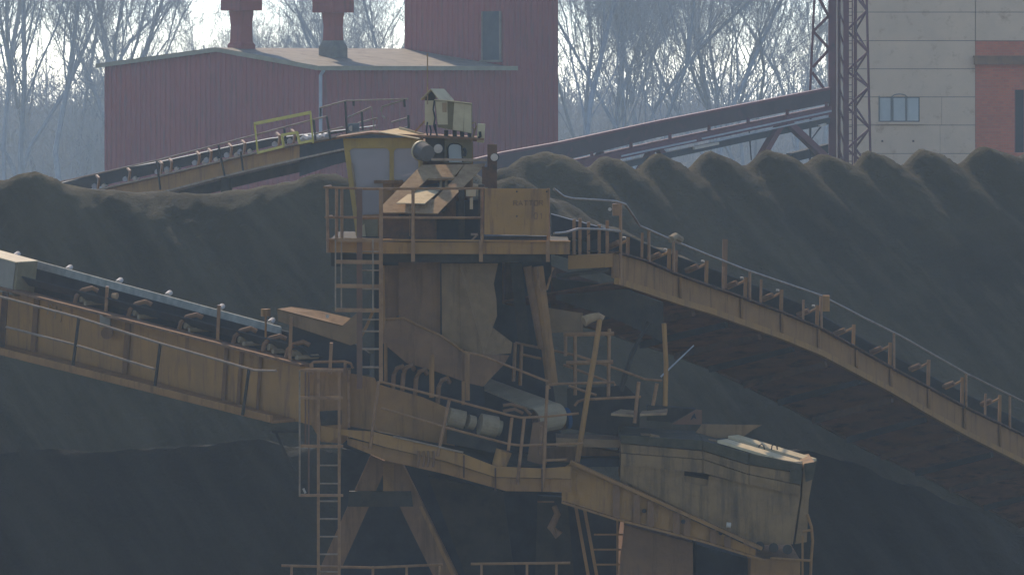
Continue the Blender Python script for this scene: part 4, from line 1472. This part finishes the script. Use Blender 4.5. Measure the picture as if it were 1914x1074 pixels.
m = MB()
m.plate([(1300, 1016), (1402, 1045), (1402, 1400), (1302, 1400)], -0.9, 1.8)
m.build('pier_recess', 'dark', st)  # dark block stands in for the shaded gap beside the pier
m = MB()
m.plate([(1404, 1042), (1496, 1046), (1494, 1400), (1396, 1400)], -1.9, 2.6)
m.build('pier_post', 'dusty', st)
railing(st, [[D(1440, 1042, -2.2), D(1516, 1047, -2.2)], [D(1509, 960, -2.0), D(1517, 985, -2.0), D(1519, 1010, -2.0), D(1516, 1047, -2.0), D(1514, 1110, -2.0)], [D(1500, 992, -2.0), D(1516, 990, -2.0)]],
        [(D(1500, 1000, -2.2), D(1500, 1090, -2.2))], 'dusty', 0.026, 0.02)
railing(st, [[D(526, 1056, -2.2), D(693, 1060, -2.2), D(828, 1054, -2.2)], [D(526, 1100, -2.2), D(828, 1100, -2.2)]],
        [(D(x, 1057, -2.2), D(x, 1170, -2.2)) for x in (545, 598, 697, 760, 822)], 'rail', 0.026, 0.024)
railing(st, [[D(880, 1053, -2.2), D(1066, 1051, -2.2)], [D(880, 1100, -2.2), D(1066, 1100, -2.2)]],
        [(D(x, 1052, -2.2), D(x, 1170, -2.2)) for x in (900, 985, 1040)], 'rail', 0.026, 0.024)
m = MB()
m.prism([D(500, 1168, -2.3), D(1080, 1168, -2.3), D(1080, 1168, 3.2), D(500, 1168, 3.2)], (0, 0, -0.12))
m.build('bogie_deck', 'darkbrown', st)
for a, b in (((516, 808), (567, 922)), ((508, 806), (560, 806))):
    MB().beam(D(*a, -1.4), D(*b, -1.4), 0.04, 0.05).build('strut', 'darkbrown', st)
# end panel of the girder
m = MB()
m.plate([(580, 692), (653, 692), (653, 818), (640, 829), (600, 825), (580, 790)], -1.75, 0.9)
ep = m.build('end_panel', 'dusty', st)
m = MB()
m.plate([(597, 768), (638, 766), (638, 793), (600, 795)], -1.78, 0.02)
m.build('hand_hole', 'darkbrown', ep)
railing(st, [[D(581, 692, -1.9), D(581, 680, -1.9), D(586, 676, -1.9), D(644, 675, -1.9), D(656, 679, -1.9), D(660, 688, -1.9)], [D(570, 689, -1.9), D(646, 690, -1.9)]],
        [(D(583, 678, -1.9), D(583, 700, -1.9)), (D(645, 676, -1.9), D(645, 700, -1.9)), (D(652, 690, -1.9), D(652, 830, -1.9))], 'rail', 0.026, 0.028)

# ------------------------------------------------------------------ ladders
ul = thing('caged_ladder', 'tall caged steel ladder under the left end of the railed platform', 'ladder', D(690, 722, -2.4))
MB().beam(D(672, 352, -2.4), D(672, 726, -2.4), 0.10, 0.08).build('stile', 'redrail', ul)
MB().beam(D(712, 352, -2.4), D(712, 716, -2.4), 0.07, 0.07).build('stile', 'rail', ul)
for y in (470, 505, 540, 582, 597, 619, 652, 686):
    MB().tube([D(673, y, -2.4), D(711, y, -2.4)], 0.016 if y < 600 else 0.02, 6).build('rung', 'railgrey', ul)
m = MB()
for y in (448, 489, 534, 579):
    m.beam(D(627, y, -3.1), D(712, y + 1, -3.1), 0.02, 0.07)
    m.beam(D(627, y, -3.1), D(634, y, -2.4), 0.02, 0.06)
    m.beam(D(712, y + 1, -3.1), D(712, y + 1, -2.4), 0.02, 0.06)
    m.beam(D(634, y, -2.4), D(672, y, -2.4), 0.02, 0.06)
cg = m.build('cage', 'rail', ul)
for x, dd, a, b in ((627, -3.1, 447, 580), (638, -2.45, 448, 580), (697, -3.12, 448, 580)):
    MB().beam(D(x, a, dd), D(x, b, dd), 0.025, 0.025).build('cage_bar', 'railgrey', cg)
m = MB()
m.tube([D(700, 575, -2.3), D(685, 610, -2.3), D(668, 640, -2.3)], 0.03, 7)
m.build('stay', 'dusty', ul)
ll = thing('caged_ladder', 'lower ladder with open side cage, hanging below the end of the left boom', 'ladder', D(612, 1058, -2.6))
for x in (595, 634):
    MB().beam(D(x, 694, -2.6), D(x, 1110, -2.6), 0.05, 0.06).build('stile', 'rail', ll)
for y in (836, 869, 903, 936, 969, 1002, 1035, 1068):
    MB().tube([D(596, y, -2.6), D(633, y, -2.6)], 0.016, 6).build('rung', 'railgrey', ll)
m = MB()
for y in (692, 743, 833, 925):
    m.beam(D(560, y, -2.9), D(640, y, -2.9), 0.03, 0.05)
    m.beam(D(560, y, -2.9), D(562, y, -2.2), 0.03, 0.05)
    m.beam(D(640, y, -2.9), D(640, y, -2.6), 0.03, 0.05)
cg = m.build('cage', 'rail', ll)
for x, dd in ((560, -2.92), (571, -2.3), (577, -2.6)):
    MB().beam(D(x, 692, dd), D(x, 926 if dd < -2.5 else 830, dd), 0.03, 0.03).build('cage_bar', 'railgrey' if dd < -2.9 else 'redrail', cg)  # front bar coloured paler to stand in for light on it
MB().cyl(D(567, 912, -2.5), D(571, 921, -2.5), 0.02, 8).build('lock_pin', 'white', ll)

# ------------------------------------------------------------------ operator cabin
oc = thing('operator_cabin', 'yellow operator cabin with rounded dusty windows on the railed platform', 'cabin', D(760, 452, 1.7))
m = MB()
m.plate([(641, 259), (790, 257), (790, 277), (643, 277)], 0.7, 0.05)
m.plate([(643, 277), (653, 277), (677, 446), (666, 446)], 0.7, 0.06)
m.plate([(728, 277), (736, 277), (736, 340), (728, 340)], 0.7, 0.06)
m.plate([(782, 277), (790, 277), (790, 340), (782, 340)], 0.7, 0.06)
for cx, cy, sx, sy in ((653, 277, 1, 1), (728, 277, -1, 1), (736, 277, 1, 1), (782, 277, -1, 1), (736, 340, 1, -1), (782, 340, -1, -1)):
    r_ = 9
    pts = [(cx, cy)] + [(cx + sx * (r_ - r_ * math.sin(t)), cy + sy * (r_ - r_ * math.cos(t))) for t in [i * math.pi / 10 for i in range(6)]]
    m.plate(pts, 0.7, 0.06)
m.build('front_wall', 'cabyellow', oc)
m = MB()
m.plate([(668, 402), (716, 400), (716, 450), (676, 450)], 0.72, 0.05)
m.plate([(716, 340), (790, 340), (790, 450), (716, 450)], 0.72, 0.05)
m.build('lower_wall', 'dusty', oc)
m = MB()
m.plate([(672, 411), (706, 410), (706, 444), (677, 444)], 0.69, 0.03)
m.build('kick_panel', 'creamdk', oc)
m = MB()
m.plate([(675, 424), (681, 418), (684, 444), (675, 444)], 0.66, 0.02)
m.build('paper_notice', 'cream', oc)
m = MB()
m.plate([(651, 276), (730, 276), (730, 340), (716, 342), (716, 402), (668, 404)], 0.74, 0.012)
wd = m.build('windscreen', 'cabglass', oc)
MB().tube([D(658, 305, 0.68), D(664, 352, 0.68), D(667, 385, 0.68)], 0.02, 6, 0.012).build('wiper', 'railgrey', wd)
m = MB()
m.plate([(735, 276), (783, 276), (783, 341), (735, 341)], 0.74, 0.012)
m.build('window', 'cabglass', oc)
m = MB()
m.pbox(699, 337, 753, 343, 0.55, 0.72)
m.build('sill_box', 'brown', oc)
m = MB()
m.pbox(790, 258, 831, 302, 0.75, 1.50)
m.build('dark_panel', 'darkbrown', oc)
m = MB()
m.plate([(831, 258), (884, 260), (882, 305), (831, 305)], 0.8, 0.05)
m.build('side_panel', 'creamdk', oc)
m = MB()
m.plate([(838, 303), (837, 276), (841, 270), (848, 268), (857, 269), (863, 273), (865, 303)], 0.77, 0.02)
sw = m.build('side_window', 'pane', oc)
MB().tube([D(838, 303, 0.75), D(837, 276, 0.75), D(841, 270, 0.75), D(848, 268, 0.75), D(857, 269, 0.75), D(863, 273, 0.75), D(865, 303, 0.75)], 0.014, 6).build('window_seal', 'darkbrown', sw)
MB().tube([D(867, 277, 0.7), D(870, 284, 0.7), D(868, 292, 0.7)], 0.030, 7).build('handle', 'dark', oc)
m = MB()
m.box((D(668, 0).x, 80.8, D(0, 452).z), (D(880, 0).x, 82.8, D(0, 448).z))
m.plate([(652, 346), (884, 346), (884, 448), (668, 448)], 2.8, 0.05)
m.plate([(790, 262), (884, 262), (884, 346), (790, 346)], 2.8, 0.05)
m.plate([(645, 262), (790, 262), (790, 276), (645, 276)], 2.8, 0.05)
m.plate([(727, 276), (735, 276), (735, 346), (727, 346)], 2.8, 0.05)
m.prism([D(884, 260, 0.82), D(884, 260, 2.8), D(884, 448, 2.8), D(884, 448, 0.82)], (-0.04, 0, 0))
m.build('rear_wall', 'dusty', oc)
m = MB()
m.prism([D(641, 259, 0.75), D(641, 259, 2.8), D(668, 448, 2.8), D(668, 448, 0.75)], (0.03, 0, 0))
m.build('side_wall', 'dusty', oc)
m = MB()
m.prism([D(628, 259, 0.45), D(690, 251, 0.45), D(790, 257, 0.45), D(905, 262, 0.45), D(905, 259, 0.45), D(790, 253, 0.45), D(690, 247, 0.45), D(628, 256, 0.45)], (0, 2.6, 0))
m.build('roof', 'brown', oc)
# seat inside
m = MB()
m.plate([(680, 350), (692, 344), (703, 350), (709, 372), (708, 402), (690, 402), (684, 380)], 0.9, 0.12)
m.plate([(676, 398), (714, 396), (714, 404), (676, 404)], 0.84, 0.4)
m.build('seat', 'pink', oc)
m = MB()
m.pbox(717, 317, 727, 335, 1.20, 1.30)
m.build('screen_case', 'hood', oc)

# roof fittings
ec = thing('electrical_cabinet', 'cream electrical cabinet with gabled hood on the cabin roof', 'cabinet', D(835, 256, 1.5))
m = MB()
m.pbox(794, 188, 811, 234, 0.80, 1.70)
m.build('side_case', 'cream', ec)
m = MB()
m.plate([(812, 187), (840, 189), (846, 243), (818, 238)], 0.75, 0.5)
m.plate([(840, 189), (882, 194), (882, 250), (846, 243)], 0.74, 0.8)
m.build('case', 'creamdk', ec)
m = MB()
m.plate([(814, 190), (836, 190), (837, 233), (818, 233)], 0.7, 0.05)
dr2 = m.build('door', 'cream', ec)
m = MB()
m.plate([(826, 192), (835, 192), (835, 210), (827, 210)], 0.68, 0.02)
m.build('door_plate', 'tan', dr2)
m = MB()
m.plate([(849, 192), (868, 194), (866, 245), (846, 243)], 0.7, 0.04)
m.build('door', 'cream', ec)
m = MB()
m.plate([(868, 194.5), (881, 196), (881, 249), (867, 246)], 0.7, 0.04)
m.build('door', 'cream', ec)
m = MB()
m.prism([D(805, 166, 0.75), D(830, 166, 1.3), D(849, 187, 1.3), D(822, 188, 0.75)], (0, 0.01, -0.02))
m.prism([D(805, 166, 0.75), D(830, 166, 1.3), D(812, 184, 1.3), D(786, 185, 0.75)], (0, 0.01, -0.02))
m.build('gabled_hood', 'cream', ec)
m = MB()
m.plate([(795, 188), (795, 178), (805, 168), (814, 180), (814, 188)], 0.85, 0.3)
m.build('hood_gable', 'darkbrown', ec)
m = MB()
m.beam(D(840, 188.5, 0.72), D(882, 193.5, 0.72), 0.1, 0.02)
m.beam(D(812, 186.5, 0.72), D(840, 188.5, 0.72), 0.1, 0.02)
m.build('lid_strip', 'brightsheet', ec)
for x in (833, 849, 863, 877):
    MB().pbox(x - 3, 243, x + 4, 256, 0.80, 1.60).build('foot', 'darkbrown', ec)
MB().beam(D(776, 246, 0.9), D(794, 226, 0.9), 0.03, 0.03).build('stay', 'ochre', ec)
MB().tube([D(799, 100, 0.8), D(799, 195, 0.8)], 0.012, 6).build('aerial', 'tan', ec)
for pts in ([(812, 188), (810, 205), (813, 220), (811, 235), (816, 250)], [(814, 232), (815, 246), (818, 256)], [(803, 234), (806, 244), (804, 256)], [(799, 228), (797, 244), (800, 256)]):
    MB().tube([D(x, y, 0.65) for x, y in pts], 0.015, 6).build('cable', 'dark', ec)
jb = thing('junction_box', 'small cream junction box with looping cables, right of the electrical cabinet', 'junction box', D(899, 268, 0.9))
m = MB()
m.plate([(893, 231), (907, 232), (905, 267), (891, 266)], 0.7, 0.25)
m.build('case', 'cream', jb)
m = MB()
m.tube([D(882, 231, 0.8), D(888, 228, 0.8), D(891, 236, 0.8), D(886, 250, 0.8), D(880, 262, 0.8)], 0.016, 6)
m.tube([D(882, 238, 0.8), D(886, 240, 0.8), D(886, 252, 0.8), D(881, 266, 0.8)], 0.014, 6)
m.build('cable', 'tan', jb)
m = MB()
m.tube([D(897, 246, 0.67), D(898, 255, 0.67), D(894, 258, 0.67)], 0.025, 6)
m.build('latch', 'dark', jb)
MB().beam(D(880, 262, 0.9), D(896, 262, 0.9), 0.04, 0.04).build('bracket', 'brown', jb)

bs = MB()
bs.prism([D(708, 246, 0.3), D(746, 239, 1.5), D(793, 252, 1.5), D(784, 259, 0.3)], (0, 0, -0.015))
bs.tube([D(746, 239, 1.3), D(793, 252, 1.3)], 0.025, 7)
tag(bs.build('metal_sheet', 'brightsheet'), 'bent bright metal sheet lying on the cabin roof', 'metal sheet')

fl1 = thing('floodlight', 'round drum floodlight with a bright rim, hung from the cabin front', 'floodlight', D(795, 306, -0.3))
m = MB()
m.cyl(D(787, 282, -0.22), D(799, 287, -0.42), 0.175, 24, 0.155)
m.build('drum', 'drumgrey', fl1)
m = MB()
m.cyl(D(785, 281.2, -0.18), D(787, 282, -0.215), 0.19, 24)
m.build('rim', 'cream', fl1)
MB().beam(D(793, 272, -0.3), D(793, 258, 0.6), 0.04, 0.04).build('bracket', 'brown', fl1)
fl2 = thing('floodlight', 'small round white floodlight on the dark cabin panel', 'floodlight', D(819, 287, 0.45))
MB().cyl(D(819, 278, 0.38), D(821, 278, 0.55), 0.085, 18, 0.05).build('reflector', 'white', fl2)
MB().cyl(D(820, 278, 0.41), D(822, 278, 0.55), 0.10, 18, 0.06).build('casing', 'dark', fl2)
fl3 = thing('floodlight', 'round white floodlight on the rusty post right of the chute frame', 'floodlight', D(924, 300, -0.7))
MB().cyl(D(924, 294, -0.75), D(925, 294, -0.6), 0.07, 18, 0.05).build('reflector', 'white', fl3)
MB().cyl(D(925, 294, -0.70), D(926, 294, -0.5), 0.08, 18, 0.05).build('casing', 'dark', fl3)
hn = thing('floodlight', 'beige horn on a bent pole beside the drive walkway', 'floodlight', D(1080, 858, -1.6))  # horn on a pole, carries no lamp
MB().tube([D(1122, 590, -1.4), D(1112, 660, -1.5), D(1098, 740, -1.6), D(1079, 862, -1.6)], 0.05, 8).build('pole', 'ochre', hn)
m = MB()
m.tube([D(1091, 600, -1.5), D(1104, 594, -1.45), D(1118, 591, -1.4), D(1128, 596, -1.4)], 0.10, 12, 0.06)
m.build('horn_head', 'tan', hn)

# sign board on the railing
sb = thing('sign_board', 'faded ochre steel board with worn dark lettering on the platform railing', 'sign', D(965, 440, -2.2))
m = MB()
m.plate([(906, 352), (1027, 353), (1025, 440), (905, 438)], -2.2, 0.03)
bd = m.build('board', 'ochre', sb)


def letter_segs(ch):
    L = {'A': [[(0, 1), (.5, 0), (1, 1)], [(.2, .62), (.8, .62)]], 'T': [[(0, 0), (1, 0)], [(.5, 0), (.5, 1)]],
         'O': [[(.1, 0), (.9, 0), (1, .5), (.9, 1), (.1, 1), (0, .5), (.1, 0)]], 'R': [[(0, 1), (0, 0), (.8, 0), (1, .25), (.8, .5), (0, .5)], [(.5, .5), (1, 1)]],
         'E': [[(1, 0), (0, 0), (0, 1), (1, 1)], [(0, .5), (.8, .5)]], 'P': [[(0, 1), (0, 0), (.8, 0), (1, .25), (.8, .5), (0, .5)]],
         '0': [[(.2, 0), (.8, 0), (1, .5), (.8, 1), (.2, 1), (0, .5), (.2, 0)]], '1': [[(.2, .25), (.6, 0), (.6, 1)]]}
    return L[ch]


segs = []
x = 960.0
for ch in 'RATTOR':
    for pl in letter_segs(ch):
        segs.append([(x + q[0] * 7, 375 + q[1] * 9) for q in pl])
    x += 9.6
x = 998.0
for ch in '01':
    for pl in letter_segs(ch):
        segs.append([(x + q[0] * 7, 398 + q[1] * 11) for q in pl])
    x += 10
strokes(bd, segs, lambda x, y: D(x, y, -2.205), 'lettering', 'brown', 0.008)
m = MB()
for x, y in ((966, 404), (966, 358), (1022, 358)):
    m.cyl(D(x, y, -2.215), D(x, y, -2.2), 0.016, 8)
m.build('bolt_head', 'dark', sb)
m = MB()
m.pbox(905, 441, 1024, 449, -1.9, -1.6)
m.build('backing_bar', 'dark', sb)

# drive motors
gm = thing('drive_motor', 'dusty grey drive motor and gearbox drums on the walkway', 'motor', D(890, 835, -1.9))
MB().cyl(D(838, 778, -1.95), D(868, 785, -1.9), 0.17, 22).build('motor', 'motor', gm)
MB().cyl(D(874, 787, -1.95), D(886, 790, -1.9), 0.13, 20).build('coupling', 'motor', gm)
MB().cyl(D(897, 792, -1.98), D(928, 798, -1.9), 0.20, 22).build('gearbox', 'motor', gm)
MB().cyl(D(928, 798, -1.92), D(936, 800, -1.9), 0.14, 20).build('fan_cover', 'creamdk', gm)
m = MB()
m.prism([D(835, 802, -2.2), D(938, 822, -2.2), D(938, 822, -1.3), D(835, 802, -1.3)], (0, 0, -0.25))
m.build('base_frame', 'darkbrown', gm)
bk = MB()
for (a, b, r0, r1) in (((932, 872), (942, 842), 0.13, 0.15),):
    bk.cyl(D(*a, -2.3), D(*b, -2.3), r0, 18, r1)
bko = bk.build('bucket', 'ochre')
tag(bko, 'tilted ochre bucket on the drive walkway edge', 'bucket')

# ------------------------------------------------------------------ counterweight and loose plates
cw = thing('counterweight', 'weathered layered concrete counterweight block above the tapered arm', 'counterweight', D(1330, 1020, -1.0))
m = MB()
m.plate([(1160, 868), (1279, 878), (1279, 900), (1323, 908), (1325, 888), (1496, 925), (1482, 1016), (1412, 1018), (1160, 895)], -2.0, 0.04)
m.plate([(1160, 868), (1496, 925), (1482, 1016), (1412, 1018), (1160, 900)], -1.90, 1.9)
m.build('lower_block', 'concrete', cw)
rows_ = [((1160, 812), (1314, 822), (1400, 846), (1500, 866)), ((1160, 828), (1314, 842), (1400, 868), (1498, 884)), ((1160, 846), (1314, 858), (1400, 886), (1497, 906)), ((1160, 869), (1314, 884), (1400, 906), (1496, 926))]
for i, (a, b) in enumerate(zip(rows_, rows_[1:])):
    m = MB()
    off = (-2.05, -2.02, -2.06)[i]
    for k in range(3):
        jx = 0.5
        m.plate([(a[k][0] + jx, a[k][1] + 0.8), (a[k + 1][0] - jx, a[k + 1][1] + 0.8), (b[k + 1][0] - jx, b[k + 1][1] - 0.8), (b[k][0] + jx, b[k][1] - 0.8)], off - 0.012 * (k % 2), 2.0)
    m.build('slab_course', 'concrete' if i else 'concretedk', cw)  # top course coloured darker to hold back the sun on its top
rs_ = random.Random(3)
m = MB()
for k in range(16):
    x0 = 1164 + rs_.random() * 165
    yb_ = 815 + (x0 - 1160) * 0.075
    hh_, ww_ = rs_.uniform(3, 9), rs_.uniform(8, 26)
    dd_ = rs_.uniform(-2.0, -0.6)
    m.plate([(x0, yb_ + 2), (x0 + ww_, yb_ + 3), (x0 + ww_ - rs_.uniform(1, 5), yb_ - hh_ * rs_.uniform(0.5, 1)), (x0 + rs_.uniform(1, 4), yb_ - hh_)], dd_, rs_.uniform(0.15, 0.4))
m.build('broken_top', 'concrete', cw)
m = MB()
m.plate([(1502, 868), (1524, 864), (1512, 932), (1508, 1012), (1486, 1016), (1499, 925)], -1.95, 1.8)
m.build('end_block', 'concrete', cw)
m = MB()
m.plate([(1478, 878), (1500, 880), (1497, 905), (1476, 900)], -2.10, 0.03)
m.plate([(1503, 866), (1526, 862), (1520, 895), (1506, 900)], -1.98, 0.03)
m.build('tar_patch', 'concretedk', cw)
m = MB()
for k in range(3):
    m.cyl(D(1420 + 26 * k, 1020 + 3 * k, -2.2), D(1420 + 26 * k, 1020 + 3 * k, -1.9), 0.09, 12)
m.build('clamp', 'darkbrown', cw)
for lab, q in (('upper of two pale planks on top of the concrete counterweight', [(1361, 814, -0.8), (1381, 812, -0.5), (1526, 856, -0.5), (1506, 858, -0.8)]),
               ('lower of two pale planks along the counterweight front edge', [(1341, 822, -1.95), (1360, 819.5, -1.55), (1500, 861, -1.55), (1478, 863, -1.95)])):
    m = MB()
    m.prism([D(x, y, d) for x, y, d in q], (0, 0, -0.05))
    tag(m.build('plank', 'brightsheet'), lab, 'plank', 'planks on the counterweight')
for lab, px in (('dark wire loop standing on the left of the counterweight planks', 1422), ('dark wire loop standing on the right of the counterweight planks', 1446)):
    m = MB()
    m.tube([D(px - 4, 840, -1.0), D(px - 3, 832, -1.0), D(px + 2, 829, -1.0), D(px + 6, 833, -1.0), D(px + 7, 840, -1.0)], 0.012, 6)
    tag(m.build('wire_loop', 'dark'), lab, 'wire loop', 'lifting loops on the counterweight')
m = MB()
m.plate([(1312, 792), (1424, 794), (1408, 802), (1387, 817), (1335, 818), (1300, 808)], -0.5, 0.02)
tag(m.build('steel_offcut', 'greyplate'), 'pointed grey steel plate standing behind the counterweight', 'steel plate')
m = MB()
m.plate([(1256, 792), (1301, 765), (1312, 766), (1312, 793)], -0.9, 0.03)
ro = thing('guard_plate', 'faded red triangular guard plate left of the pointed grey plate', 'guard plate', D(1290, 800, -0.9))
m.build('plate', 'redrail', ro)
m = MB()
m.plate([(1209, 757), (1301, 764), (1256, 789), (1209, 785)], -0.5, 0.3)
m.build('housing', 'darkbrown', ro)
m = MB()
m.plate([(1290, 786), (1294, 776), (1299, 775), (1302, 783), (1297, 780)], -0.915, 0.01)
m.plate([(1293, 779), (1298, 771), (1300, 777)], -0.917, 0.01)
m.build('warning_mark', 'dark', ro)
for lab, q in (('left of two sunlit buckled sheets beside the drive walkway', [(1142, 772), (1160, 764), (1192, 767), (1184, 775)]), ('right of two sunlit buckled sheets below the ochre upright', [(1196, 773), (1200, 767), (1248, 762), (1246, 771)])):
    m = MB()
    m.prism([D(q[0][0], q[0][1], -1.5), D(q[1][0], q[1][1], -0.4), D(q[2][0], q[2][1], -0.4), D(q[3][0], q[3][1], -1.5)], (0, 0, -0.04))
    tag(m.build('metal_sheet', 'tan'), lab, 'metal sheet', 'sheets beside the drive walkway')
